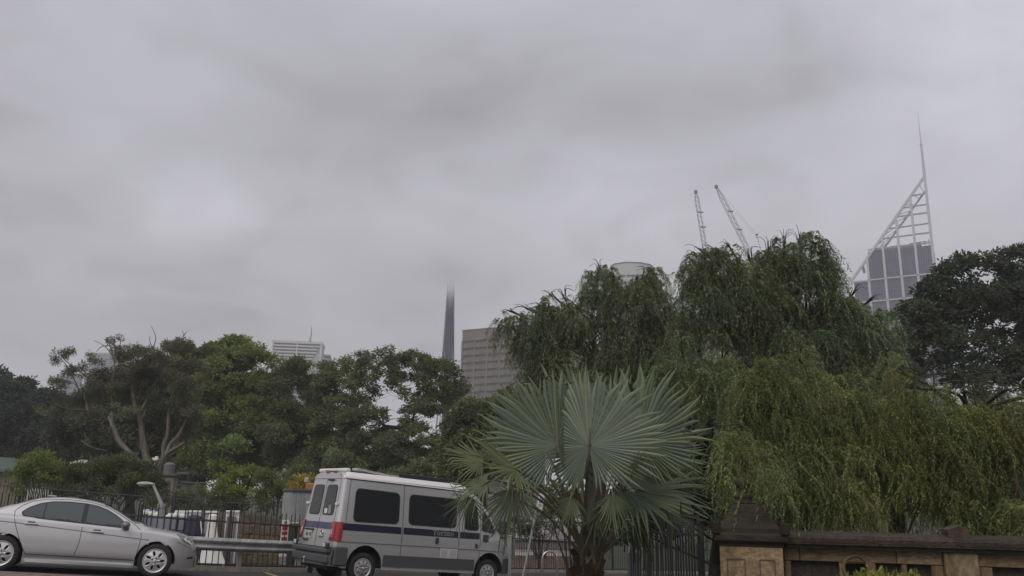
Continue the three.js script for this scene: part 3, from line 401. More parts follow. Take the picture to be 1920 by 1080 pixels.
{ // many-sided tower behind the pepper tree
  const d = 420, p = at(1187, 600, d), o = thing('banded_tower', 'pale many-sided banded tower showing through the pepper tree tops', 'building', V(p.x, groundY(p.x, p.z), p.z), .25), h = at(1172, 501, d).y - o.position.y, w = 43 * d / F;
  const r = w, pale = std(.5, .5, .5, .8), ring = (rad, hh, y) => new THREE.CylinderGeometry(rad, rad, hh, 10).scale(1, 1, .8).translate(0, y, 0);
  mesh('core', ring(r * .93, h - 5, (h - 5) / 2), std(.24, .25, .27, .4), o); mesh('crown', ring(r, 6.5, h - 3.25), pale, o); mesh('roof_edge', ring(r * 1.02, .6, h + .1), std(.2, .2, .2, .8), o);
  for (let i = 0; i < 18; i++) mesh('band', ring(r, 2.1, h - 9 - i * 3.9), pale, o);
  for (let i = 0; i < 10; i++) { const a = (i + .5) / 10 * 6.283 + .314; mesh('rib', box(.7, h - 5, .7, Math.sin(a) * r * .985, (h - 5) / 2, Math.cos(a) * r * .79), pale, o); }
  mesh('aerial', rod(V(-.5, h, 0), V(.8, h + 2.6, 0), .12, .08), M.galv, o); mesh('aerial', rod(V(8, h, 2), V(8, h + 3, 2), .12, .08), M.galv, o);
}
[[130, 702, 44, 500, 'pale blue-grey glass tower half hidden left of the gum tree'], [188, 663, 36, 540, 'pale grey office tower behind the upper gum leaves'], [1281, 585, 40, 430, 'grey office slab glimpsed between the two tall pepper trees'], [455, 742, 60, 560, 'pale office slab glimpsed low between the figs']].forEach(([px, py, w, d, lab], i) => {
  const { o, loc } = facade('office_tower', lab, 'building', px, py + 30, d, [.4, -.2, .1, .15, -.1][i]), a = loc(px - w / 2, py), b = loc(px + w / 2, py), W = b.x - a.x, h = a.y, m = std([.30, .33, .34, .5][i], [.35, .34, .34, .5][i], [.43, .37, .36, .5][i], .5);
  mesh('wall', box(W, h, 14, (a.x + b.x) / 2, h / 2, -7.2), m, o); mesh('parapet', box(W + .4, 1.6, 14.6, (a.x + b.x) / 2, h - .4, -7.2), M.offwhite, o);
  for (let f = 0; f < 12; f++) mesh('window_band', box(W - 1.2, 1.7, .2, (a.x + b.x) / 2, h - 4 - f * 3.4, -.14), phys(.16, .2, .25, .15), o); for (let c = 1; c < 4; c++) mesh('mullion', box(.4, h - 3, .4, a.x + W * c / 4, (h - 3) / 2, 0), m, o);
});
// luffing cranes
function crane(label, tip, foot, w, hang, d) {
  const a = at(...tip, d), b = at(...foot, d), o = thing('tower_crane', label, 'crane', V(b.x, groundY(b.x, b.z), b.z), 0, null), A = a.clone().sub(o.position), B = b.clone().sub(o.position), dir = A.clone().sub(B), L = dir.length(); dir.normalize();
  const side = V(dir.y, -dir.x, 0).normalize(), m = std(.32, .32, .35, .6), chord = (u, v) => (t) => B.clone().addScaledVector(dir, L * t).addScaledVector(side, u * w * Math.min(1, (1 - t) * 5 + .25)).add(V(0, 0, v * w * Math.min(1, (1 - t) * 5 + .25)));
  const cs = [chord(-.5, -.5), chord(.5, -.5), chord(.5, .5), chord(-.5, .5)], n = 22;
  cs.forEach((c) => mesh('jib_chord', [beam(c(-.15), c(.85), .22), beam(c(.85), c(1), .24)], m, o));
  const lac = []; for (let i = 0; i < n; i++) for (const [p, q] of [[0, 1], [1, 2], [2, 3], [3, 0]]) lac.push(beam(cs[i % 2 ? p : q](i / n), cs[i % 2 ? q : p]((i + 1) / n), .13)); mesh('jib_lacing', lac, m, o);
  mesh('jib_head', rbox(w * .8, 2, w * .8, A.x, A.y, A.z, .2), std(.1, .1, .12, .6), o);
  const mast = []; const mb = B.clone().addScaledVector(dir, -.15 * L); for (const [u, v] of [[-1, -1], [1, -1], [1, 1], [-1, 1]]) mast.push(box(.3, mb.y, .3, mb.x + u * 1.1, mb.y / 2, mb.z + v * 1.1)); for (let y = 0; y < mb.y; y += 3) mast.push(beam(V(mb.x - 1.1, y, mb.z + 1.1), V(mb.x + 1.1, y + 3, mb.z + 1.1), .14)); mesh('mast', mast, m, o);
  mesh('cab', rbox(2.2, 2.4, 2.2, mb.x, mb.y, mb.z, .2), std(.16, .16, .17, .6), o); mesh('counter_jib', beam(mb, mb.clone().add(V(7, 2, 0)), 1.2), m, o);
  if (hang) { const e = at(...hang, d).sub(o.position); mesh('cable', rod(A, e, .075, .075, 4), m, o); mesh('cable', rod(A.clone().add(V(0, -3, 0)), e.clone().add(V(-1.5, 0, 0)), .06, .06, 4), m, o); mesh('counterweight', rbox(1.4, 1, 1, e.x, e.y, e.z, .15), M.black, o); mesh('frame', beam(e, mb.clone().add(V(5, 3, 0)), .3), m, o); }
  for (const t of [.62, .35]) { const q = B.clone().addScaledVector(dir, L * t); mesh('spreader', rbox(w * 1.5, .6, w * .6, q.x + side.x, q.y + side.y, q.z, .1), std(.12, .12, .14, .6), o); }
  return o;
}
crane('nearly upright lattice crane jib above the pepper trees, left of the pair', [1304.5, 360], [1321, 462], 2.1, null, 470);
crane('leaning lattice crane jib with trailing cables, right of the pair', [1343, 350], [1406, 476], 2.2, [1419, 440], 470);
// ---------------------------------------------------------------- foliage
// a spray of small folded leaves
function spray(n, R, len, wid, droop = 0, flat = .6, stem = true) {
  const pos = [];
  for (let i = 0; i < n; i++) {
    const dir = V(rr(-1, 1), rr(-.5, 1) * flat, rr(-1, 1)).normalize(), base = dir.clone().multiplyScalar(R * Math.sqrt(rnd()));
    const out = dir.clone().add(V(rr(-.6, .6), rr(-.3, .5) - droop, rr(-.6, .6))).normalize(), side = V(rr(-1, 1), rr(-.3, .3), rr(-1, 1)).cross(out).normalize(), l = len * rr(.7, 1.25), w = wid * rr(.8, 1.2), up = out.clone().cross(side).multiplyScalar(w * .25);
    const b = base, t = base.clone().addScaledVector(out, l), m = base.clone().addScaledVector(out, l * .45), a = m.clone().addScaledVector(side, w / 2).add(up), c = m.clone().addScaledVector(side, -w / 2).add(up);
    for (const q of [b, a, t, b, t, c]) pos.push(q.x, q.y, q.z);
  }
  const g = new THREE.BufferGeometry(); g.setAttribute('position', new THREE.Float32BufferAttribute(pos, 3)); g.computeVertexNormals(); return g;
}
// a hanging pepper-tree branchlet with narrow leaflets in pairs
function strand(len, n, lw = .011, ll = .055) {
  const pos = [], P = (t) => V(.42 * len * Math.sin(t * 1.5) + .03 * Math.sin(t * 9), .16 * len * Math.sin(t * 2.6) - len * t ** 1.7, .04 * Math.sin(t * 6));
  for (let i = 0; i < n; i++) {
    const t = i / n, p = P(t), q = P(Math.min(1, t + .02)), d = q.clone().sub(p).normalize();
    const a = rr(0, 6.28), out = V(Math.cos(a), -.9 + rr(-.4, .5), Math.sin(a)).normalize(), l = ll * rr(.6, 1.4), w = lw * rr(.8, 1.3), side = out.clone().cross(d).normalize(); if (side.lengthSq() < .1) side.set(1, 0, 0);
    const e = p.clone().addScaledVector(out, l), m = p.clone().addScaledVector(out, l * .45), s0 = m.clone().addScaledVector(side, w), s1 = m.clone().addScaledVector(side, -w);
    for (const v of [p, s0, e, p, e, s1]) pos.push(v.x, v.y, v.z);
  }
  for (let i = 0; i < 6; i++) { const a = P(i / 6), b = P((i + 1) / 6), w = .004; for (const v of [[a.x - w, a.y, a.z], [a.x + w, a.y, a.z], [b.x, b.y, b.z + w]]) pos.push(...v); }
  const g = new THREE.BufferGeometry(); g.setAttribute('position', new THREE.Float32BufferAttribute(pos, 3)); g.computeVertexNormals(); return g;
}
const G = {
  fig: [spray(22, .26, .16, .085, .1), spray(20, .24, .18, .08, .2)], figFar: [spray(20, .34, .22, .12, .1), spray(18, .32, .24, .11, .15)],
  gum: [spray(20, .22, .2, .055, .5, 1), spray(18, .2, .22, .05, .6, 1)], broad: [spray(20, .24, .17, .09, .15), spray(18, .22, .2, .085, .3)],
  shrub: [spray(24, .2, .11, .05, -.1), spray(22, .18, .12, .045, -.2)], tiny: [spray(14, .09, .06, .035, -.2), spray(12, .08, .07, .03, -.1)],
  near: [strand(.62, 62, .0055, .065), strand(.8, 80, .0055, .065), strand(.45, 46, .0055, .065)], mid: [strand(.8, 54, .010, .095), strand(1.0, 66, .010, .095), strand(.6, 42, .010, .095)],
};
const DENS = 2.9, BR = 2.4;
const _m = new THREE.Matrix4(), _q = new THREE.Quaternion(), _e = new THREE.Euler(), _c = new THREE.Color();
// list of [x, y, z, turn x, turn y, turn z, scale, r, g, b] -> one crown of instanced sprays
function crownMesh(parent, geos, list, mat, name = 'crown') {
  geos.forEach((g, k) => {
    const part = list.filter((_, i) => i % geos.length === k), im = new THREE.InstancedMesh(g, mat, part.length); im.name = name; im.castShadow = im.receiveShadow = true;
    part.forEach((p, i) => { _m.compose(V(p[0], p[1], p[2]).sub(parent.position), _q.setFromEuler(_e.set(p[3], p[4], p[5])), V(p[6], p[6], p[6])); im.setMatrixAt(i, _m); im.setColorAt(i, _c.setRGB(p[7] * BR, p[8] * BR, p[9] * BR)); });
    im.userData.kind = 'stuff';
    parent.add(im);
  });
}
function tint(c, k, hue = 0) { return [c[0] * k * (1 + hue), c[1] * k, c[2] * k * (1 - hue)]; }
// rounded, many-tufted crown. lobes: [px, py, rx, ry, extra depth]
function tufts(lobes, d, o) {
  const out = [], centres = [];
  for (const [px, py, rx, ry, dd = 0] of lobes) {
    const D = d + dd, c = at(px, py, D), k = D / F, a = rx * k * 1.08, b = ry * k * 1.08; centres.push(c);
    const n = Math.max(6, Math.round((o.sub ?? 19) * Math.sqrt(a * b) / (o.size ?? 2))), hueL = rr(-.02, .1), bright = rr(.8, 1.2);
    for (let s = 0; s < n; s++) {
      let v; do v = V(rr(-1, 1), rr(-.75, 1), rr(-1, 1)); while (v.lengthSq() > 1 || v.lengthSq() < .12);
      v.multiplyScalar(Math.pow(v.length(), -.55)); const sc = c.clone().add(V(v.x * a * .84, v.y * b * .84, v.z * a * .84)), r = Math.min(a, b) * rr(.27, .5), hue = hueL + rr(-.04, .07), br = bright * rr(.72, 1.28), nn = Math.ceil(DENS * (o.dens ?? 34) * r * r / (o.cs ?? 1) ** 2);
      for (let i = 0; i < nn; i++) {
        let w; do w = V(rr(-1, 1), rr(-.5, 1), rr(-1, 1)); while (w.lengthSq() > 1 || w.lengthSq() < .05);
        w.multiplyScalar(Math.pow(w.length(), -.6));
        const q = sc.clone().add(V(w.x * r, w.y * r * .76, w.z * r)), j = rr(.8, 1.25);
        out.push([q.x, q.y, q.z, rr(-.5, .5), rr(0, 6.28), rr(-.5, .5), (o.cs ?? 1) * rr(.75, 1.3), ...tint(o.color, br * j, hue)]);
      }
    }
  }
  return { out, centres };
}
function tree(name, label, trunkAt, d, lobes, o) {
  const p = at(trunkAt[0], trunkAt[1], d), t = thing(name, label, o.cat ?? 'tree', onGround(p.x, p.z), 0, o.group), { out, centres } = tufts(lobes, d, o), limbs = [];
  const mid = at(trunkAt[0] + (o.lean ?? 0), trunkAt[2] ?? 860, d).sub(t.position), r0 = o.r ?? .35;
  limbs.push(limb([V(0, -.3, 0), V(mid.x * .35, mid.y * .5, mid.z * .4), mid], r0, r0 * .72, 8, 9, .12));
  const ends = centres.map((c) => c.clone().sub(t.position)).sort((p, q) => p.distanceTo(mid) - q.distanceTo(mid)), grown = [{ p: mid, r: r0 * .5, c: 0 }];
  for (const e of ends) { let best = null, bs = 1e9; for (const g of grown) { const s = g.p.distanceTo(e) + .55 * g.p.distanceTo(mid) + g.c * .35 + (g.p.y > e.y + .5 ? 1.2 : 0); if (s < bs) { bs = s; best = g; } } best.c++; const m = best.p.clone().lerp(e, rr(.4, .6)).add(V(rr(-.5, .5), rr(-.35, .15), rr(-.5, .5)).multiplyScalar(best.p.distanceTo(e) * .22)), r = best.r * (best.p === mid ? .75 : .72); limbs.push(limb([best.p, m, e], r, r * .5, 10, 6, .12)); grown.push({ p: e, r: Math.max(r * .62, r0 * .06), c: 0 });
    for (let k = 0; k < 4; k++) { const f = e.clone().add(V(rr(-1, 1), rr(-.3, .6), rr(-1, 1)).multiplyScalar(o.twig ?? 1)), q = m.clone().lerp(e, rr(.3, .9)); limbs.push(limb([q, q.clone().lerp(f, .5).add(V(rr(-.2, .2), rr(-.2, .2), rr(-.2, .2))), f], r * .3, r0 * .02, 7, 5, .1)); } }
  mesh('trunk', limbs, o.bark ?? M.barkDark, t); crownMesh(t, o.geo, out, o.mat ?? M.leaf); return t;
}
const fig = [.066, .084, .034], figB = [.085, .108, .036];
tree('park_tree', 'dense dark round-headed tree at the far left edge', [20, 1000, 860], 80, [[8, 728, 36, 32], [50, 745, 42, 32], [-25, 735, 38, 38], [92, 778, 42, 36], [30, 800, 75, 60], [100, 835, 65, 50], [-15, 855, 55, 60], [60, 885, 70, 42], [130, 800, 40, 40, 4], [150, 870, 60, 45]], { geo: G.figFar, color: [.034, .046, .034], cs: 1.5, dens: 26, size: 2.4, r: .5 });
tree('park_tree', 'dark leafy tree mass filling in behind the pale-limbed gum', [240, 1000, 900], 70, [[170, 800, 60, 45], [230, 745, 44, 36], [290, 735, 50, 40], [340, 735, 44, 44], [320, 700, 34, 26, -4], [230, 830, 60, 55], [300, 810, 60, 60], [350, 790, 55, 50], [140, 870, 60, 40], [220, 890, 70, 40], [310, 880, 60, 40], [370, 860, 60, 60], [260, 770, 50, 40], [200, 765, 40, 34]], { geo: G.figFar, color: [.042, .05, .03], cs: 1.35, dens: 26, r: .45 });
tree('fig_tree', 'broad bright-topped fig directly right of the gum tree', [430, 1000, 850], 66, [[430, 655, 44, 24], [386, 663, 32, 24], [468, 672, 40, 24], [440, 702, 60, 34], [396, 735, 50, 38], [480, 742, 58, 38], [420, 792, 70, 44], [500, 800, 60, 44], [450, 855, 80, 46], [380, 850, 50, 42], [352, 700, 34, 28, 3], [335, 662, 22, 18]], { geo: G.figFar, color: figB, cs: 1.1, dens: 34, r: .5 });
tree('fig_tree', 'fig with flat layered tufts below the louvred tower', [575, 1000, 860], 63, [[536, 688, 40, 16], [508, 698, 26, 14], [588, 700, 40, 22], [530, 716, 42, 24], [628, 690, 24, 16], [640, 712, 40, 24], [560, 760, 60, 34], [620, 790, 60, 38], [560, 830, 70, 44], [550, 845, 60, 34, 4], [500, 850, 50, 34, 4], [610, 850, 50, 30, 4], [640, 850, 62, 40], [660, 682, 24, 14], [600, 735, 40, 25], [545, 885, 70, 34], [640, 895, 60, 30]], { geo: G.fig, color: fig, cs: 1.15, dens: 34, r: .45 });
tree('fig_tree', 'tall fig with sky showing between its dark branches, left of the brown office block', [722, 1000, 800], 58, [[700, 676, 34, 17], [742, 668, 42, 14], [790, 678, 42, 18], [828, 697, 32, 19], [853, 712, 18, 17], [782, 712, 46, 20], [712, 706, 40, 18], [664, 715, 28, 20], [822, 738, 38, 20], [838, 776, 26, 18], [690, 742, 24, 18], [800, 768, 24, 15], [686, 800, 48, 32], [792, 828, 46, 28], [742, 842, 58, 32], [838, 832, 32, 28], [668, 852, 48, 38], [720, 888, 60, 32], [800, 880, 60, 34], [640, 760, 28, 20], [765, 748, 26, 14], [716, 792, 26, 10], [690, 768, 22, 12], [850, 745, 18, 18], [855, 800, 26, 20], [745, 728, 26, 9], [760, 688, 38, 16], [812, 690, 36, 18], [724, 692, 34, 16], [870, 735, 12, 12], [795, 762, 36, 18], [800, 742, 32, 16], [775, 778, 26, 14], [775, 800, 34, 16]], { geo: G.fig, color: [.062, .078, .036], cs: 1.05, dens: 34, r: .42, twig: 2 });
tree('park_tree', 'dull green tree between the tall fig and the palm fan', [905, 1000, 880], 44, [[900, 772, 40, 28], [872, 800, 34, 28], [930, 795, 40, 36], [895, 825, 50, 34], [945, 835, 40, 40], [862, 848, 45, 34], [920, 860, 55, 40], [880, 888, 50, 32], [980, 800, 40, 40], [960, 760, 30, 24]], { geo: G.broad, color: [.052, .066, .03], cs: 1.1, dens: 32, size: 1.3, r: .25 });
tree('park_tree', 'dark broad-leaved tree at the right edge with bright chinks of sky', [1850, 1000, 820], 40, [[1800, 518, 44, 34], [1858, 500, 50, 28], [1905, 490, 42, 26], [1765, 556, 44, 32], [1722, 600, 36, 30], [1830, 575, 60, 42], [1905, 560, 52, 50], [1700, 645, 32, 28], [1752, 645, 42, 36], [1815, 632, 38, 26], [1905, 622, 44, 26], [1945, 590, 40, 70], [1990, 560, 50, 50], [1995, 650, 50, 50], [1985, 720, 50, 40], [1890, 705, 50, 22], [1775, 690, 46, 24], [1700, 690, 40, 40], [1840, 720, 60, 24], [1745, 600, 40, 40], [1790, 600, 40, 35], [1860, 655, 30, 14], [1800, 665, 30, 20], [1925, 660, 34, 24], [1850, 680, 26, 10], [1915, 690, 36, 20], [1880, 665, 40, 22], [1830, 700, 40, 20], [1860, 690, 36, 22], [1930, 705, 40, 24]], { geo: G.broad, color: [.036, .05, .033], cs: 1.1, dens: 30, size: 1.4, sub: 18, r: .4 });
// the gum: bare pale limbs, thin clumps, dead twigs
{
  const d = 52, p = at(287, 1000, d), t = thing('gum_tree', 'tall gum tree with pale bare limbs, thin grey-green clumps and dead top twigs', 'tree', onGround(p.x, p.z)), K = (x, y, e = 0) => at(x, y, d + e).sub(t.position), Z = (...a) => a.map((q) => K(...q)), k = d / F, L = [], T = [], TB = [];
  L.push(limb([V(0, -.3, 0), K(286, 940), K(288, 880)], .42, .36, 10, 10, .1));
  L.push(limb(Z([288, 900], [274, 858], [266, 810], [262, 782], [254, 765], [250, 740], [244, 700]), .27, .08, 24, 9, .08));
  L.push(limb(Z([286, 890], [250, 856, -1], [222, 825, -1], [211, 795, -1], [205, 780, -1]), .2, .13, 18, 8, .08)); TB.push(limb(Z([210, 794, -1], [190, 780, -1], [160, 770, -1], [130, 768, -1], [100, 758, -1], [68, 748, -1]), .09, .03, 24, 7, .12)); TB.push(limb(Z([190, 780, -1], [172, 782, -1], [150, 795, -1]), .05, .02, 10, 5, .1));
  L.push(limb(Z([211, 800, -1], [209, 785, -1], [211, 755], [206, 720]), .15, .05, 10, 7, .06));
  L.push(limb(Z([290, 905], [300, 872], [312, 852], [330, 840], [346, 830]), .22, .09, 16, 9, .06)); L.push(limb(Z([308, 858], [308, 835], [314, 815], [318, 760], [330, 720]), .17, .05, 14, 7, .06)); L.push(limb(Z([312, 852], [322, 830], [332, 820], [360, 760, 2]), .15, .04, 12, 7, .06));
  L.push(limb(Z([262, 790], [270, 778], [272, 770]), .12, .07, 5, 7)); L.push(limb(Z([260, 780], [290, 720], [300, 680]), .12, .04, 10, 7)); L.push(limb(Z([205, 740], [175, 715], [140, 690], [118, 672]), .07, .025, 14, 6, .1)); L.push(limb(Z([206, 730], [215, 690], [210, 660]), .07, .025, 10, 6)); L.push(limb(Z([165, 772, -1], [158, 745], [140, 720], [125, 712]), .06, .02, 10, 6));
  L.push(limb(Z([150, 735, 0], [128, 690], [110, 668]), .05, .02, 8, 5));
  for (const tw of [[[212, 668], [195, 648], [176, 638]], [[212, 668], [205, 645], [200, 632]], [[215, 668], [214, 645], [208, 628]], [[218, 662], [226, 642], [222, 626]], [[284, 660], [292, 636], [288, 620], [284, 612]], [[286, 652], [281, 640], [281, 630]], [[310, 655], [314, 640], [313, 632]], [[340, 648], [345, 630], [342, 620]], [[344, 630], [350, 622]], [[205, 648], [190, 650], [180, 660]], [[130, 700], [120, 692]], [[300, 660], [302, 640]]]) T.push(limb(Z(...tw), .035, .014, 8, 4));
  const snag = []; for (const s of [[[258, 850], [262, 842], [256, 830]], [[262, 842], [266, 826]], [[158, 810], [163, 822], [172, 830]], [[152, 826], [170, 838], [200, 845]]]) snag.push(limb(Z(...s), .045, .02, 6, 5));
  mesh('trunk', L, M.barkPale, t); mesh('dead_twig', T, M.twig, t); mesh('branch', TB, M.bark, t); mesh('snag', snag, M.barkPale, t);
  const lob = [[116, 664, 16, 10], [106, 676, 10, 8], [128, 660, 10, 7], [98, 712, 12, 8], [112, 722, 12, 8], [142, 700, 14, 12], [152, 690, 14, 10], [170, 668, 12, 6], [180, 676, 14, 8], [206, 640, 8, 6], [222, 634, 8, 5], [215, 664, 24, 14], [245, 655, 16, 10], [235, 680, 30, 18], [270, 660, 24, 14], [285, 680, 30, 20], [310, 670, 22, 16], [262, 700, 34, 18], [300, 712, 34, 20], [335, 690, 24, 20], [330, 650, 24, 14], [348, 642, 14, 8], [365, 655, 18, 12], [200, 708, 26, 16], [180, 735, 26, 16], [220, 740, 30, 18], [260, 745, 34, 16], [310, 750, 36, 20], [345, 735, 26, 22], [140, 748, 26, 14], [105, 760, 26, 12], [190, 765, 24, 12], [235, 772, 22, 12], [325, 785, 30, 18], [360, 775, 26, 20], [292, 778, 18, 10], [165, 712, 18, 10], [375, 690, 20, 14], [240, 720, 28, 14], [350, 810, 24, 16], [85, 772, 20, 10], [150, 775, 22, 10]];
  crownMesh(t, G.gum, tufts(lob.map(([x, y, a, b], i) => [x, y, a * (y > 690 ? 1.1 : .95), b * (y > 690 ? 1.1 : .95), rr(-1, 1.5)]), d, { color: [.062, .068, .044], cs: .9, dens: 38, size: .75, sub: 9 }).out, M.leaf);
}
// shrubs in front of the trees
const shrub = (label, px, py, d, lobes, color, extra = {}) => { const s = thing('shrub', label, 'shrub', onGround(at(px, py, d).x, at(px, py, d).z)), T = tufts(lobes, d, { color, cs: 1, dens: 60, size: .8, sub: 11, ...extra }); const st = T.centres.map((c) => limb([V(rr(-.1, .1), -.1, 0), c.clone().sub(s.position).multiplyScalar(.5).add(V(rr(-.1, .1), 0, 0)), c.clone().sub(s.position)], .05, .015, 6, 5)); mesh('stem', st, M.bark, s); crownMesh(s, extra.geo ?? G.shrub, T.out, M.leaf, 'foliage'); return s; };
shrub('bright yellow-green bush behind the silver car roof', 70, 980, 36, [[72, 850, 20, 14], [60, 870, 28, 18], [88, 872, 22, 18], [45, 890, 24, 16], [76, 895, 34, 18], [100, 898, 24, 16], [60, 918, 40, 16], [110, 915, 30, 16]], [.075, .10, .028]);
shrub('dark bush spreading between the yellow-green bush and the gum tree', 190, 980, 36, [[150, 885, 34, 18], [190, 875, 36, 20], [230, 872, 34, 20], [170, 910, 44, 22], [220, 905, 44, 24], [262, 895, 30, 22], [120, 925, 36, 18], [200, 930, 60, 18], [265, 925, 40, 20], [285, 905, 24, 20]], [.05, .062, .028]);
shrub('low dark hedge in front of the grey rendered wall', 345, 980, 35, [[330, 935, 30, 14], [365, 928, 30, 16], [395, 940, 30, 16], [300, 940, 24, 14], [430, 945, 40, 16], [475, 948, 40, 14], [350, 950, 60, 10]], [.046, .06, .024]);
shrub('tall bright green bush right of the grey wall', 440, 980, 35, [[452, 885, 26, 14], [430, 893, 28, 16], [468, 900, 28, 16], [415, 908, 26, 14], [445, 912, 36, 18], [420, 925, 30, 14], [460, 930, 34, 16], [475, 882, 12, 8]], [.076, .096, .027]);
shrub('rounded green bush beside the tall bright one, left of the van', 515, 980, 34, [[510, 892, 26, 14], [530, 905, 26, 16], [500, 908, 26, 16], [520, 922, 32, 16], [498, 928, 24, 14], [540, 930, 26, 16], [515, 940, 36, 12]], [.062, .08, .026]);
shrub('yellow-flowering bush at the rear corner of the van', 568, 980, 33, [[572, 903, 14, 10], [560, 912, 16, 9], [580, 915, 14, 10], [566, 922, 16, 9], [575, 932, 20, 12], [585, 900, 12, 8]], [.15, .125, .028], { dens: 90, size: .5 });
shrub('dark undergrowth behind the van roof', 700, 980, 46, [[590, 900, 40, 30], [640, 905, 50, 30], [700, 905, 50, 28], [760, 910, 50, 28], [820, 905, 50, 34], [870, 915, 40, 30], [610, 940, 60, 20], [700, 945, 60, 20], [800, 945, 60, 20]], [.046, .062, .03], { geo: G.broad, dens: 40, size: 1.2 });
shrub('leafy bush in front of the low white building', 1015, 1020, 37, [[1000, 985, 22, 12], [1025, 980, 18, 10], [985, 1000, 20, 12], [1040, 990, 18, 10], [1010, 1004, 26, 8], [970, 985, 16, 12]], [.028, .036, .026], { dens: 50 });
shrub('green bush behind the palm stalks', 1070, 1000, 30, [[1040, 930, 26, 18], [1075, 945, 30, 20], [1030, 955, 24, 16], [1060, 915, 30, 20], [1100, 930, 30, 24]], [.06, .085, .024], { dens: 60 });
shrub('dark hedge along the inside of the stone wall', 1600, 1020, 17, [[1250, 960, 60, 60], [1310, 940, 60, 70], [1380, 930, 60, 60], [1450, 940, 60, 50], [1540, 920, 70, 60], [1640, 920, 70, 60], [1740, 900, 70, 70], [1840, 900, 70, 80], [1920, 900, 60, 90], [1180, 990, 50, 40], [1470, 860, 70, 60], [1330, 860, 60, 60], [1250, 860, 50, 60]], [.017, .026, .017], { geo: G.broad, dens: 60, size: .9, sub: 10 });
shrub('lime-green seedling leaves poking up in front of the stone wall', 1655, 1120, 9.4, [[1615, 1088, 14, 7], [1640, 1086, 12, 7], [1600, 1092, 14, 6], [1660, 1090, 12, 5], [1712, 1089, 8, 4], [1680, 1094, 14, 5]], [.09, .10, .026], { geo: G.tiny, dens: 700, size: .12, sub: 6 });
// strappy plants along the garden wall
for (let i = 0; i < 9; i++) {
  const names = ['behind the tall white board', 'just right of the tall white board', 'third along the garden wall', 'under the bright bush', 'mid-way along the garden wall', 'under the rounded bush', 'above the rust-brown fence middle', 'left of the red and white board', 'behind the red and white board'], px = 418 + i * 14 + rr(-3, 3), d = 26.4 + i * .15, p = at(px, 974 + i * .8, d), o = thing('strappy_plant', 'clump of long strap leaves ' + names[i], 'plant', p.clone().add(V(0, -.1, 0)), 0, 'strap-leaved clumps along the garden wall');
  for (let j = 0; j < 16; j++) { const a = rr(0, 6.28), l = rr(.35, .62), h = rr(.3, .6); const dead = i === 3 && j < 2; mesh('leaf', gridSurf(6, 1, (u, v) => { const r = l * u * (dead ? 1.5 : 1), y = h * (dead ? 1.3 : 1) * (u * 1.7 - u * u * 1.25), w = .022 * (1 - u * .9) * (v - .5) * 2; return [Math.cos(a) * r - Math.sin(a) * w, y, Math.sin(a) * r + Math.cos(a) * w]; }), dead ? std(.3, .26, .18, .9) : M['strap' + j % 3] ?? (M['strap' + j % 3] = phys(.07 + .02 * (j % 3), .09 + .025 * (j % 3), .035, .7, { transmission: .2, thickness: 0 })), o); }
}
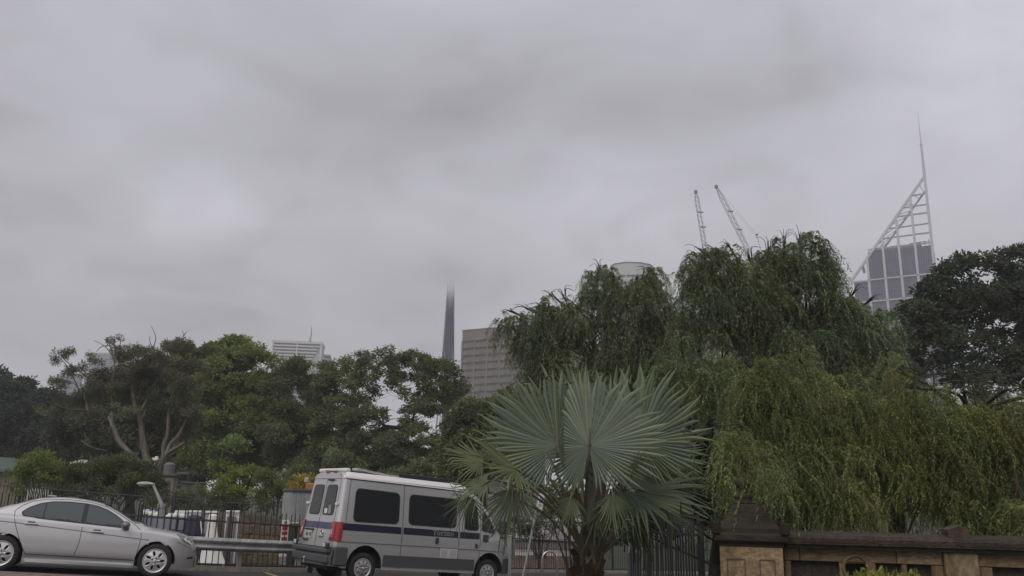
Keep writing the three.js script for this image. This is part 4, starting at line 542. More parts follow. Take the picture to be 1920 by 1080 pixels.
// ---------------------------------------------------------------- weeping pepper trees. cascades: [px, top py, rx, drop, extra depth]
function weeping(label, trunkAt, d, cascades, o) {
  const p = at(...trunkAt, d), t = thing('pepper_tree', label, 'tree', onGround(p.x, p.z)), out = [], limbs = [], fork = at(trunkAt[0] + (o.lean ?? 20), o.fork ?? 860, d + (o.back ?? 1.2)).sub(t.position), k0 = d / F;
  limbs.push(limb([V(0, -.3, 0), fork.clone().multiplyScalar(.5).add(V(rr(-.2, .2), 0, 0)), fork], o.r ?? .3, (o.r ?? .3) * .7, 10, 9, .15));
  for (const [px, py, rx, drop, dd = 0] of cascades) {
    const D = d + dd, k = D / F, a = rx * k, len = drop * k, top = at(px, py, D), cy = Math.min(a * .55, len * .4), base = tint(o.color, rr(.85, 1.18), rr(-.02, .07)), end = top.clone().sub(t.position).add(V(0, -cy * .4, 0)), m = fork.clone().lerp(end, .55).add(V(rr(-.3, .3), rr(.1, .5) * (o.arch ?? 1), rr(-.3, .3)));
    if (dd > -2) limbs.push(limb([fork, m, end], (o.r ?? .3) * .2, .012, 12, 6, .1));
    for (let i = 0; i < 5; i++) { const an = rr(0, 6.28), q = end.clone().add(V(Math.cos(an) * a * .8, rr(-.1, .25) * a, Math.sin(an) * a * .8)); limbs.push(limb([m.clone().lerp(end, .6), end.clone().lerp(q, .4).add(V(0, a * .15, 0)), q], .008 * d / 13, .003 * d / 13, 7, 4)); }
    const total = 5.6 * (o.dens ?? 60) * a * (len + a) / (o.cs ?? 1) ** 1.5, subs = [], hy = Math.max(a * .7, len * .55);
    for (let i = 0; i < 13; i++) { let v; do v = V(rr(-1, 1), rr(-1, 1), rr(-1, 1)); while (v.lengthSq() > 1 || v.lengthSq() < .3); v.multiplyScalar(Math.pow(v.length(), -.5) * .9); const r = a * rr(.24, .5); subs.push({ x: top.x + v.x * a * 1.02, z: top.z + v.z * a, y: top.y - hy + v.y * hy * (i < 3 ? 1.12 : 1), r, len: Math.min(len * .5, r * rr(1, 2.2)), w: r, c: tint(base, rr(.78, 1.28), rr(-.03, .09)) }); }
    const sw = subs.reduce((s, q) => s + q.w, 0);
    for (const sb of subs) {
      const n = Math.ceil(total * sb.w / sw);
      for (let i = 0; i < n; i++) {
        const an = rnd() * 6.283, r = Math.min(1.4, Math.abs(rnd() + rnd() + rnd() - 1.5) * 1.3), fall = Math.pow(rnd(), 1.6), lift = Math.sqrt(Math.max(0, 1 - Math.min(1, r) ** 2));
        const x = sb.x + Math.cos(an) * r * sb.r, z = sb.z + Math.sin(an) * r * sb.r, y = sb.y + sb.r * .8 * (lift - .5) - fall * sb.len + rr(-.06, .06) * a;
        const j = rr(.72, 1.3) * (rnd() < .08 ? 1.3 : 1);
        out.push([x, y, z, rr(-.35, .35), -an + rr(-.7, .7), rr(-.3, .3), (o.cs ?? 1) * rr(.5, 1.1), sb.c[0] * j * (1 + rr(-.06, .1)), sb.c[1] * j, sb.c[2] * j]);
      }
    }
  }
  for (const tw of o.twigs ?? []) limbs.push(limb(tw.map((q) => at(q[0], q[1], d + (q[2] ?? 0)).sub(t.position)), o.tw ?? .03, .008, 14, 5, .1));
  mesh('trunk', limbs, M.bark, t); crownMesh(t, o.geo, out, M.leaf); return t;
}
const TW = [];
weeping('blue-grey weeping pepper tree with ragged tops, left of the pair above the palm', [1110, 1000], 26, [[950, 578, 18, 40], [984, 572, 28, 80], [1014, 566, 34, 130], [1028, 545, 18, 60], [1052, 538, 34, 120], [1122, 490, 26, 100], [1106, 508, 20, 60], [1150, 520, 18, 50, 1], [1216, 503, 36, 110], [1196, 515, 22, 80], [1080, 562, 50, 140], [1140, 575, 50, 140], [1190, 585, 50, 140], [1240, 560, 36, 150], [1022, 640, 44, 110], [1060, 640, 64, 140], [1140, 650, 64, 120], [1205, 650, 60, 150], [1275, 556, 28, 70, 2], [1006, 670, 30, 70], [1030, 700, 50, 90], [1152, 512, 20, 60, -1], [1196, 522, 20, 60, -1], [1240, 530, 24, 90]], { geo: G.mid, color: [.078, .098, .058], dens: 44, fork: 700, cs: 1.1, r: .35, twigs: [[[1180, 640], [1178, 575], [1176, 552], [1168, 540], [1150, 520]], [[1177, 553], [1185, 535], [1187, 515]]], tw: .022 });
weeping('tallest grey-green weeping pepper tree under the crane jibs', [1480, 1000], 22, [[1306, 458, 30, 90], [1290, 480, 16, 60], [1340, 462, 30, 70], [1362, 452, 24, 80], [1400, 462, 34, 110], [1440, 448, 34, 110], [1470, 436, 28, 80], [1498, 430, 40, 120], [1530, 450, 32, 140], [1552, 470, 24, 110], [1330, 510, 50, 130], [1390, 520, 56, 150], [1450, 510, 60, 160], [1510, 510, 60, 180], [1570, 530, 30, 160], [1606, 535, 34, 120], [1636, 556, 26, 110], [1450, 600, 76, 120], [1550, 610, 66, 120], [1330, 590, 50, 110], [1625, 640, 50, 110], [1300, 560, 34, 80]], { geo: G.mid, color: [.074, .096, .054], dens: 50, fork: 720, cs: 1.0, r: .35, twigs: [[[1390, 600], [1375, 520], [1365, 490], [1350, 470]], [[1372, 510], [1385, 485], [1395, 470]]], tw: .02 });
weeping('mid-height pepper tree with lighter tips right of the palm fan', [1330, 1050], 17.5, [[1275, 612, 40, 120], [1310, 645, 46, 140], [1355, 655, 40, 140], [1290, 700, 50, 150], [1345, 730, 50, 150], [1250, 690, 36, 120], [1330, 810, 46, 130], [1270, 800, 40, 120], [1390, 700, 40, 130]], { geo: G.near, color: [.07, .094, .044], dens: 60, fork: 780, cs: 1.35, r: .2 });
weeping('front yellow-green weeping pepper tree hanging over the gate pier', [1500, 1060], 13.4, [[1488, 648, 46, 120], [1440, 664, 44, 120], [1402, 678, 34, 110], [1535, 690, 42, 130], [1585, 712, 40, 110], [1632, 735, 44, 110], [1690, 800, 38, 90], [1655, 770, 40, 100], [1400, 752, 46, 130], [1455, 765, 52, 140], [1515, 770, 56, 140], [1580, 790, 56, 140], [1640, 825, 46, 80], [1375, 795, 34, 110, -.6], [1420, 830, 40, 60, -.4], [1480, 850, 50, 90], [1550, 860, 50, 80], [1605, 880, 40, 70, -.5], [1428, 858, 24, 50, -2.2]], { geo: G.near, color: [.088, .108, .044], dens: 95, fork: 800, cs: 1.0, r: .16, arch: .3, tw: .012, twigs: [[[1340, 800], [1352, 785], [1368, 771]], [[1356, 815], [1372, 785], [1400, 772]]] });
weeping('olive-brown weeping pepper tree at the right edge above the stone wall', [1800, 1060], 12.9, [[1745, 715, 40, 90], [1790, 740, 50, 140], [1840, 735, 50, 160], [1900, 725, 56, 180], [1940, 760, 50, 180], [1700, 720, 30, 70], [1730, 780, 46, 110], [1790, 830, 50, 140], [1870, 850, 60, 150], [1925, 850, 46, 160], [1680, 690, 30, 80, 1.5], [1915, 930, 30, 60, -1], [1730, 830, 40, 80], [1990, 740, 50, 160], [2040, 790, 46, 150], [1990, 840, 50, 140]], { geo: G.near, color: [.08, .096, .036], dens: 80, fork: 780, cs: 1.05, r: .22, arch: .6, tw: .011, twigs: [[[1690, 735], [1720, 700], [1760, 688], [1790, 705]], [[1700, 725], [1735, 705], [1790, 700], [1860, 720]], [[1715, 705], [1712, 740], [1706, 790]], [[1750, 700], [1752, 740], [1744, 770]], [[1780, 700], [1782, 740], [1776, 780]], [[1820, 705], [1828, 750], [1836, 790]], [[1800, 705], [1870, 700], [1880, 730]], [[1735, 700], [1700, 690], [1690, 700]]] });
weeping('shaded pepper tree filling the gap behind the front one', [1680, 1060], 18, [[1660, 650, 40, 130], [1640, 700, 50, 140], [1690, 700, 40, 130], [1560, 680, 60, 140], [1480, 700, 60, 150], [1640, 810, 60, 120], [1740, 790, 60, 130], [1850, 700, 60, 120], [1820, 780, 60, 120], [1560, 800, 60, 120], [1420, 800, 60, 120], [1350, 860, 50, 100]], { geo: G.near, color: [.066, .084, .038], dens: 50, fork: 780, cs: 1.45, r: .2 });
// ---------------------------------------------------------------- silver fan palm
{
  const base = at(1103, 1085, 11.2), t = thing('fan_palm', 'silver fan palm with big stiff round fronds between the van and the stone wall', 'palm', V(base.x, groundY(base.x, base.z), base.z)), o = t.position, B = at(1103, 1052, 11.2).sub(o);
  mesh('trunk', [limb([V(0, -.2, 0), V(.01, B.y * .5, 0), V(0, B.y - .08, 0), V(0, B.y + .04, 0)], .15, .115, 14, 12, .12)], M.palmBark, t);
  for (let i = 0; i < 26; i++) { const a = i * 2.4, h = B.y - .85 + i * .028, r = .12 - i * .001, tip = V(Math.cos(a) * (r + .07 + .05 * rnd()), h + .3, Math.sin(a) * (r + .07)), b = V(Math.cos(a) * (r - .02), h, Math.sin(a) * (r - .02)); const g = beam(b, tip, .1, .03); g.rotateY(0); mesh('leaf_base', g, i % 3 ? M.palmBark : std(.16, .11, .08, .95, { map: rep(TX.bark, 2, 1) }), t); }
  const tones = [[.165, .2, .155], [.14, .175, .125], [.10, .13, .075], [.062, .082, .048], [.2, .23, .10], [.115, .14, .072]];
  function blade(R, N, span, cup, join, droop, ragged, tone, vf = 0) {
    const pos = [], col = [], idx = [], steps = 10, d = span / N; let o2 = 0;
    for (let i = 0; i < N; i++) {
      const a0 = -span / 2 + d * (i + .5), skew = rr(-.03, .03), edge = Math.abs(a0) / (span / 2), r1 = R * (1 - .4 * edge ** 2) * rr(.88, 1.08), jn = join * rr(.92, 1.08), bend = rr(-1, 1) * (.35 + ragged), dr = droop * rr(.5, 1.7), snap = rnd() < ragged * .8 ? rr(.62, .88) : 2, twist = rr(-1, 1) * (.3 + ragged), lift = rr(-.012, .012) * R;
      const k0 = rr(.78, 1.2), yel = rnd() < .06 + ragged * .25 ? rr(.05, .28) : rr(-.06, .06), c = [tone[0] * k0 * (1 + yel), tone[1] * k0 * (1 + yel * .5), tone[2] * k0 * (1 - yel * .8)];
      for (let k = 0; k <= steps; k++) {
        const f = .03 + .97 * k / steps, r = r1 * f, past = Math.max(0, f - jn) / (1 - jn), half = Math.tan(d * .5) * (f <= jn ? r : r1 * jn * (1 - past ** 1.5) * (1 + .05 * past)), a = a0 + skew * past * 3;
        let x = Math.sin(a) * r, y = Math.cos(a) * r, z = cup * (r / R) ** 2 * R + lift * f - vf * Math.abs(x) - dr * past * past * R * .35 + bend * past * .08 * R; if (f > snap) { z += (f - snap) * R * .9 * (bend > 0 ? 1 : -1); const q = r1 * snap; x = Math.sin(a) * (q + (r - q) * .55); y = Math.cos(a) * (q + (r - q) * .55) - (r - q) * .4; }
        const fold = half * .55 * Math.min(1, .3 + f * 1.2), tx = Math.cos(a), ty = -Math.sin(a), tw = twist * past * half, tip = 1 + .18 * past;
        pos.push(x - tx * half, y - ty * half, z - fold * .5 - tw, x, y, z + fold * .5, x + tx * half, y + ty * half, z - fold * .5 + tw);
        for (let q = 0; q < 3; q++) col.push(c[0] * tip, c[1] * tip, c[2]);
        if (k < steps) { const b = o2 + k * 3; idx.push(b, b + 1, b + 3, b + 1, b + 4, b + 3, b + 1, b + 2, b + 4, b + 2, b + 5, b + 4); }
      }
      o2 += (steps + 1) * 3;
    }
    const g = new THREE.BufferGeometry(); g.setAttribute('position', new THREE.Float32BufferAttribute(pos, 3)); g.setAttribute('color', new THREE.Float32BufferAttribute(col, 3)); g.setIndex(idx); const h = g.toNonIndexed(); h.computeVertexNormals(); return h;
  }
  // [hub x, hub y, depth, radius px, blade axis, blade normal, span, leaflets, cup, join, droop, ragged, shade]
  const F1 = [
    [1104, 836, 10.3, 150, [.05, 1, -.08], [-.5, .08, .87], 5.9, 66, .06, .68, .1, .1, 0, -.55, .5],
    [1047, 836, 10.6, 152, [-.12, 1, -.05], [.5, .08, .87], 5.7, 62, .08, .68, .1, .15, 1, -.6, .5],
    [1150, 815, 11.3, 128, [.1, 1, -.1], [.1, -.05, 1], 4.2, 44, .1, .7, .0, .15, 1, -.3, .2],
    [1196, 828, 10.9, 146, [.42, .95, .05], [-.25, .0, .95], 4.9, 54, .12, .66, .05, .2, 1, -.1, .4],
    [1192, 920, 10.9, 165, [.95, -.15, .3], [-.15, .85, .55], 5.0, 46, .25, .4, .7, .35, 3, .3],
    [968, 880, 10.5, 130, [-.8, .3, .45], [.05, .75, .65], 4.6, 38, .25, .36, .6, .6, 5, -.9],
    [915, 905, 10.9, 100, [-.75, -.55, .3], [-.3, .85, .5], 4.2, 32, .3, .34, .9, .8, 2, -1],
    [965, 915, 10.3, 130, [-.15, -1, .1], [-.45, .2, .9], 2.6, 24, .1, .3, .3, .7, 3, -.9],
    [1160, 905, 10.4, 125, [.15, -1, .15], [.5, .3, .8], 2.0, 17, .1, .3, .3, .6, 3, .2],
    [1186, 882, 10.2, 62, [.45, 1, .1], [.8, .3, .5], 2.6, 15, .4, .25, .3, .7, 4, .25],
    [1005, 812, 11.7, 118, [-.6, .8, -.2], [-.5, .2, .9], 4.0, 38, .12, .5, .2, .3, 2, -.7],
    [1238, 850, 11.75, 98, [1, .3, -.2], [.3, .4, .9], 4.2, 36, .2, .48, .2, .3, 2, .1],
    [1240, 955, 11.5, 112, [.95, -.4, -.1], [.1, .85, .45], 4.2, 36, .3, .36, .8, .5, 3, .5],
    [985, 850, 11.5, 110, [-.9, .35, -.1], [-.2, .7, .7], 3.8, 32, .2, .4, .4, .6, 3, -.8],
    [1085, 770, 12.4, 94, [-.1, 1, -.2], [.1, -.2, 1], 3.4, 32, .1, .58, 0, .2, 2, -.2],
    [1180, 960, 11.7, 108, [.45, -.85, -.2], [.2, .6, .7], 3.6, 28, .25, .34, .6, .6, 3, .6],
    [1215, 905, 11.9, 120, [.7, .3, -.1], [.1, .5, .8], 4.4, 40, .2, .45, .4, .4, 3, .4],
    [1150, 880, 11.9, 110, [.2, .9, -.1], [.2, .1, 1], 4.2, 36, .1, .5, .1, .3, 3, .2],
    [1148, 925, 10.2, 92, [.1, -1, .1], [.6, .3, .75], 2.4, 20, .15, .34, .4, .7, 2, .2],
    [1072, 930, 10.6, 85, [-.25, -1, .1], [-.5, .3, .8], 2.2, 18, .15, .34, .4, .7, 3, -.3],
    [1120, 950, 10.7, 80, [.05, -1, .1], [.2, .4, .9], 2.6, 20, .15, .34, .4, .7, 3, .1],
    [905, 868, 11.3, 95, [-1, .25, .1], [.1, .8, .6], 3.4, 26, .2, .34, .6, .8, 5, -.9],
    [880, 930, 11.2, 85, [-.4, -1, .1], [-.5, .3, .8], 2.8, 22, .1, .3, .4, .8, 3, -.9],
  ];
  for (const [i, [hx, hy, d, Rp, ax, nm, span, N, cup, join, droop, ragged, sh, bow, vf]] of F1.entries()) {
    const hub = at(hx, hy, d).sub(o), R = Rp * d / F, y = V(...ax).normalize(), n = V(...nm); n.addScaledVector(y, -n.dot(y)).normalize(); const x = y.clone().cross(n), m = new THREE.Matrix4().makeBasis(x, y, n);
    const f = mesh('frond', blade(R, N, span, cup, join, droop, ragged, tones[sh], vf), M.palmLeaf, t); f.position.copy(hub); f.setRotationFromMatrix(m);
    const inv = f.quaternion.clone().invert(), s = V(B.x + rr(-.1, .1), B.y - rr(0, .1), B.z + rr(-.05, .12)), mid = s.clone().lerp(hub, .5).add(V((hub.x - s.x) * .08 * Math.sign(bow || 1), Math.abs(hub.x - s.x) * .16, 0)), end = hub.clone().addScaledVector(y, R * .22);
    const st = limb([s, mid, hub.clone().addScaledVector(y, -R * .08), end].map((q) => q.clone().sub(hub).applyQuaternion(inv)), hy > 900 ? .02 : .034, .01, 22, 7, .04); mesh('leaf_stalk', st, i % 2 ? M.stalk : M.stalkDark, f);
  }
}
// ---------------------------------------------------------------- sandstone wall with gate pier
{
  const a = at(1350, 1000, 11.25), b = at(1920, 1010, 10.55), turn = Math.atan2(-(b.z - a.z), b.x - a.x);
  const { o, loc } = facade('stone_wall', 'sandstone boundary wall with dark weathered recesses and a round opening, lower right', 'wall', 1350, 1000, 11.25, turn);
  const X = (px, py = 1040) => loc(px, py).x, Y = (py, px = 1600) => loc(px, py).y, yc = (px) => loc(px, 1025 + (px - 1470) / 450 * 15).y, top = loc(1600, 1003).y, cb = loc(1600, 1029).y, bot = .9;
  const tones = [M.sand, std(.44, .335, .215, .9, { map: rep(TX.stone, .45), bumpMap: rep(TX.rough, 1.3), bumpScale: .008 }), std(.37, .275, .175, .9, { map: rep(TX.stone, .6), bumpMap: rep(TX.rough, 1.3), bumpScale: .008 }), std(.41, .32, .215, .9, { map: rep(TX.stone, .5), bumpMap: rep(TX.rough, 1.3), bumpScale: .008 })];
  const stone = (x0, x1, y0, y1, z = 0, m, dep = .3) => mesh('stone', rbox(x1 - x0 - .006, y1 - y0 - .006, dep, (x0 + x1) / 2, (y0 + y1) / 2, z - dep / 2, .012), m ?? tones[Math.floor(rnd() * 4)], o);
  const xe = X(2050), h1 = cb - .17, h2 = cb - .62;
  // top course
  const cuts = [X(1470), X(1500), X(1682), X(1768)]; for (let i = 0; i < 3; i++) stone(cuts[i], cuts[i + 1], h1, cb, -.03, i === 0 ? tones[2] : undefined); stone(X(1832), X(1960), h1, cb, -.03); stone(X(1960), xe, h1, cb, -.03);
  // course of recesses
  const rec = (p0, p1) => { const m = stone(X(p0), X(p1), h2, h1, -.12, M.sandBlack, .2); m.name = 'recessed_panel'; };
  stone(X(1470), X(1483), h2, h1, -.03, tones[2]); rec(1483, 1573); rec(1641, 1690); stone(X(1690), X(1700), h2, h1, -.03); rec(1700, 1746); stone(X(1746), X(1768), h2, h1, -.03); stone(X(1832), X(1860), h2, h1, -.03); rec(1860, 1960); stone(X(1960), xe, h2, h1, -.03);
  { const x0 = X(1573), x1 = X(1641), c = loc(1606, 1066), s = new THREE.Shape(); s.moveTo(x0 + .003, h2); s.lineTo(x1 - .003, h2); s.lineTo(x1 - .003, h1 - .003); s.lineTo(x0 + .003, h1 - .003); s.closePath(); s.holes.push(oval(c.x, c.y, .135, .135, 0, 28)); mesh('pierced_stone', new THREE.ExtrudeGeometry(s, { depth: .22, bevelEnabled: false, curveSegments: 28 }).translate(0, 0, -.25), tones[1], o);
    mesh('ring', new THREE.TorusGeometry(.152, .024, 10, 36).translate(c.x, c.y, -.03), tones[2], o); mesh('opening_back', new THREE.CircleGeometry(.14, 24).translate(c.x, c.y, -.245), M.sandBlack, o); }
  for (let r = 0; r < 2; r++) { let x = X(1470); while (x < xe - .1) { const w = Math.min(rr(.6, .95), xe - x); stone(x, x + w, h2 - .36 * (r + 1), h2 - .36 * r, -.03); x += w; } }
  // pilaster
  stone(X(1768), X(1832), h2 - .1, cb, .045, tones[3], .35); stone(X(1768), X(1832), h2 - .75, h2 - .1, .045, tones[3], .35);
  // coping
  const cp = (x0, x1, m) => { const s = new THREE.Shape(); [[-.34, cb + .002], [.075, cb + .002], [.085, cb + .035], [.12, cb + .05], [.125, top - .05], [.09, top - .012], [-.14, top + .03], [-.37, top - .012], [-.38, cb + .05]].forEach(([z, y], i) => i ? s.lineTo(-z, y) : s.moveTo(-z, y)); s.closePath(); mesh('coping', new THREE.ExtrudeGeometry(s, { depth: x1 - x0 - .01, bevelEnabled: true, bevelSize: .005, bevelThickness: .004, bevelSegments: 1 }).rotateY(Math.PI / 2).translate(x0 + .005, 0, 0), m, o); };
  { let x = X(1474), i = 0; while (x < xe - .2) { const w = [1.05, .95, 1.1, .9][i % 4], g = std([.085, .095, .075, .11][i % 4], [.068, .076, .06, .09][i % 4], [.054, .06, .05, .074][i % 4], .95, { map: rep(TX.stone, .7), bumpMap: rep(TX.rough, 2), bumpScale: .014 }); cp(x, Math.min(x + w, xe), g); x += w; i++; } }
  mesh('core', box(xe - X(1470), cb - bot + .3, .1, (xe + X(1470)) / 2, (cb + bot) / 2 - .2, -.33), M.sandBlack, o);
  { const x0 = X(1775, 998), x1 = X(1815, 998), y0 = top - .01, y1 = loc(1795, 994).y, y2 = loc(1795, 986).y, s = new THREE.Shape(); s.moveTo(x0, y0); s.lineTo(x1, y0); s.lineTo(x1, y1); s.lineTo((x0 + x1) / 2, y2); s.lineTo(x0, y1); s.closePath(); mesh('gabled_block', new THREE.ExtrudeGeometry(s, { depth: .26, bevelEnabled: true, bevelSize: .008, bevelThickness: .008, bevelSegments: 2 }).translate(0, 0, -.2), std(.13, .1, .075, .95, { map: rep(TX.stone, .8), bumpMap: rep(TX.rough, 2), bumpScale: .012 }), o); }
}
{
  const a = at(1350, 1000, 11.25), b = at(1920, 1010, 10.55), turn = Math.atan2(-(b.z - a.z), b.x - a.x);
  const { o, loc } = facade('gate_pier', 'square sandstone gate pier with a flared cap and ball finial beside the palm', 'pier', 1410, 1040, 11.0, turn - .06);
  const x0 = loc(1350, 1050).x, x1 = loc(1469, 1050).x, w = x1 - x0, cx = (x0 + x1) / 2, Y = (py) => loc(1410, py).y, yb = Y(1025), z = -w / 2, lay = (mat) => mat;
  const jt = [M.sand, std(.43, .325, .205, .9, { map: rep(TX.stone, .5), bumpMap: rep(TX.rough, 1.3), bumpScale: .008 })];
  for (let i = 0; i < 4; i++) { const h = .42; mesh('stone', rbox(w, h - .006, w, cx, yb - h * (i + .5), z, .012), jt[i % 2], o); }
  for (const [p0, p1] of [[1364, 1397], [1425, 1453]]) { const u0 = loc(p0, 1060).x, u1 = loc(p1, 1060).x, yt = Y(1049), yl = yt - 1; mesh('panel_frame', [box(u1 - u0, .014, .014, (u0 + u1) / 2, yt, .003), box(.014, yt - yl, .014, u0, (yt + yl) / 2, .003), box(.014, yt - yl, .014, u1, (yt + yl) / 2, .003)], std(.12, .085, .06, .95), o); }
  const sq = (prof) => { const g = new THREE.LatheGeometry(prof.map(([r, y]) => new THREE.Vector2(r * Math.SQRT2 * w / 2, y)), 4).rotateY(Math.PI / 4).toNonIndexed(); g.computeVertexNormals(); return g.translate(cx, 0, z); };
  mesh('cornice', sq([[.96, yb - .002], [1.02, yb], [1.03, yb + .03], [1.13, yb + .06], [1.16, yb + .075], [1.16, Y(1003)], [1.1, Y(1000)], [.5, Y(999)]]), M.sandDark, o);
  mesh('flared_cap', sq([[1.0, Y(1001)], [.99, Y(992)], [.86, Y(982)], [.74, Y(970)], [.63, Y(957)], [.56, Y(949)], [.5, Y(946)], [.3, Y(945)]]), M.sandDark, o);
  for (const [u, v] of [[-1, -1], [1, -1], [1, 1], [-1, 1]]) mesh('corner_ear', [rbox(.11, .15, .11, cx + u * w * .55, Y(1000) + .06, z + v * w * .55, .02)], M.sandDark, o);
  const r = (p) => p * 11 / F; mesh('finial', new THREE.LatheGeometry([[.1, Y(946)], [r(20), Y(945)], [r(21), Y(942)], [r(16), Y(940)], [r(15), Y(935)], [r(18), Y(932)], [r(17), Y(930)], [r(9), Y(926)], [r(7), Y(920)], [r(7), Y(916)], [r(11), Y(914)], [r(14), Y(907)], [r(12), Y(899)], [r(6), Y(895)], [.001, Y(894)]].map(([x, y]) => new THREE.Vector2(x, y)), 24).translate(cx - .06, 0, z), std(.10, .082, .064, .95, { map: rep(TX.stone, 1), bumpMap: rep(TX.rough, 2), bumpScale: .01 }), o);
}
// ---------------------------------------------------------------- vehicles
function wheel(parent, x, y, z, side, R, rimR, w, kind) {
  const g = new THREE.Group(); g.name = 'wheel'; g.position.set(x, y, z); if (side < 0) g.rotation.y = Math.PI; parent.add(g);
  const W = w / 2, prof = [[rimR - .01, -W * .8], [rimR + .01, -W * .92], [R - .07, -W], [R - .02, -W * .9], [R, -W * .6], [R, W * .6], [R - .02, W * .9], [R - .07, W], [rimR + .012, W * .92], [rimR - .01, W * .8]];
  mesh('tyre', new THREE.LatheGeometry(prof.map(([r, q]) => new THREE.Vector2(r, q)), 48).rotateX(Math.PI / 2), M.rubber, g);
  mesh('rim_ring', new THREE.LatheGeometry([[rimR - .035, W * .45], [rimR - .025, W * .8], [rimR - .005, W * .94], [rimR + .004, W * .9], [rimR, W * .7]].map(([r, q]) => new THREE.Vector2(r, q)), 48).rotateX(Math.PI / 2), M.alloy, g);
  mesh('brake_disc', cyl(rimR * .98, rimR * .98, .02, 0, 0, 0, 30).rotateX(Math.PI / 2).translate(0, 0, W * .2), M.alloyDark, g);
  const s = oval(0, 0, rimR - .012, rimR - .012, 0, 42, THREE.Shape), n = kind === 'car' ? 7 : 8;
  for (let i = 0; i < n; i++) { const a = i / n * 6.2832, r0 = rimR * (kind === 'car' ? .60 : .66), ra = rimR * (kind === 'car' ? .25 : .17), rb = rimR * (kind === 'car' ? .135 : .11); s.holes.push(oval(Math.cos(a) * r0, Math.sin(a) * r0, ra, rb, a + (kind === 'car' ? .12 : .5), 16)); }
  const face = new THREE.ExtrudeGeometry(s, { depth: .03, bevelEnabled: true, bevelSize: .008, bevelThickness: .012, bevelSegments: 2, curveSegments: 20 }); const p = face.attributes.position; for (let i = 0; i < p.count; i++) { const r = Math.hypot(p.getX(i), p.getY(i)); p.setZ(i, p.getZ(i) + W * .62 + .03 * Math.cos(r / rimR * 2.6)); } face.computeVertexNormals();
  mesh('rim', face, kind === 'car' ? M.alloy : std(.42, .42, .43, .4, { metalness: .5 }), g);
  mesh('hub_cap', new THREE.SphereGeometry(rimR * .15, 14, 8).scale(1, 1, .4).translate(0, 0, W * .62 + .06), M.alloy, g);
  for (let i = 0; i < 5; i++) { const a = i / 5 * 6.2832; mesh('wheel_nut', new THREE.SphereGeometry(.012, 6, 5).translate(Math.cos(a) * rimR * .25, Math.sin(a) * rimR * .25, W * .62 + .065), M.alloyDark, g); }
  return g;
}
function sideCols(xs, rows, yb, yt, zf, lean = () => 0) { // body side built in columns between its lower and upper edge
  return (s) => gridSurf(xs.length - 1, rows, (u, v) => { const x = xs[Math.round(u * (xs.length - 1))], y0 = yb(x), y1 = yt(x), y = y0 + (y1 - y0) * v; return [x + lean(y), y, s * zf(x, y)]; }, s > 0 ? false : true);
}
function arch(list, sill) { return (x) => { for (const [c, R, yc] of list) { const d = Math.abs(x - c); if (d < R) return Math.max(sill(x), yc + Math.sqrt(R * R - d * d)); } return sill(x); }; }
function stations(a, b, n, extra) { const s = new Set(); for (let i = 0; i <= n; i++) s.add(+(a + (b - a) * i / n).toFixed(4)); for (const e of extra) s.add(+e.toFixed(4)); return [...s].sort((p, q) => p - q); }
const circ = (c, R) => { const o = [c - R - .001, c + R + .001]; for (let i = 0; i <= 24; i++) o.push(c + R * Math.cos(i / 24 * Math.PI)); return o; };
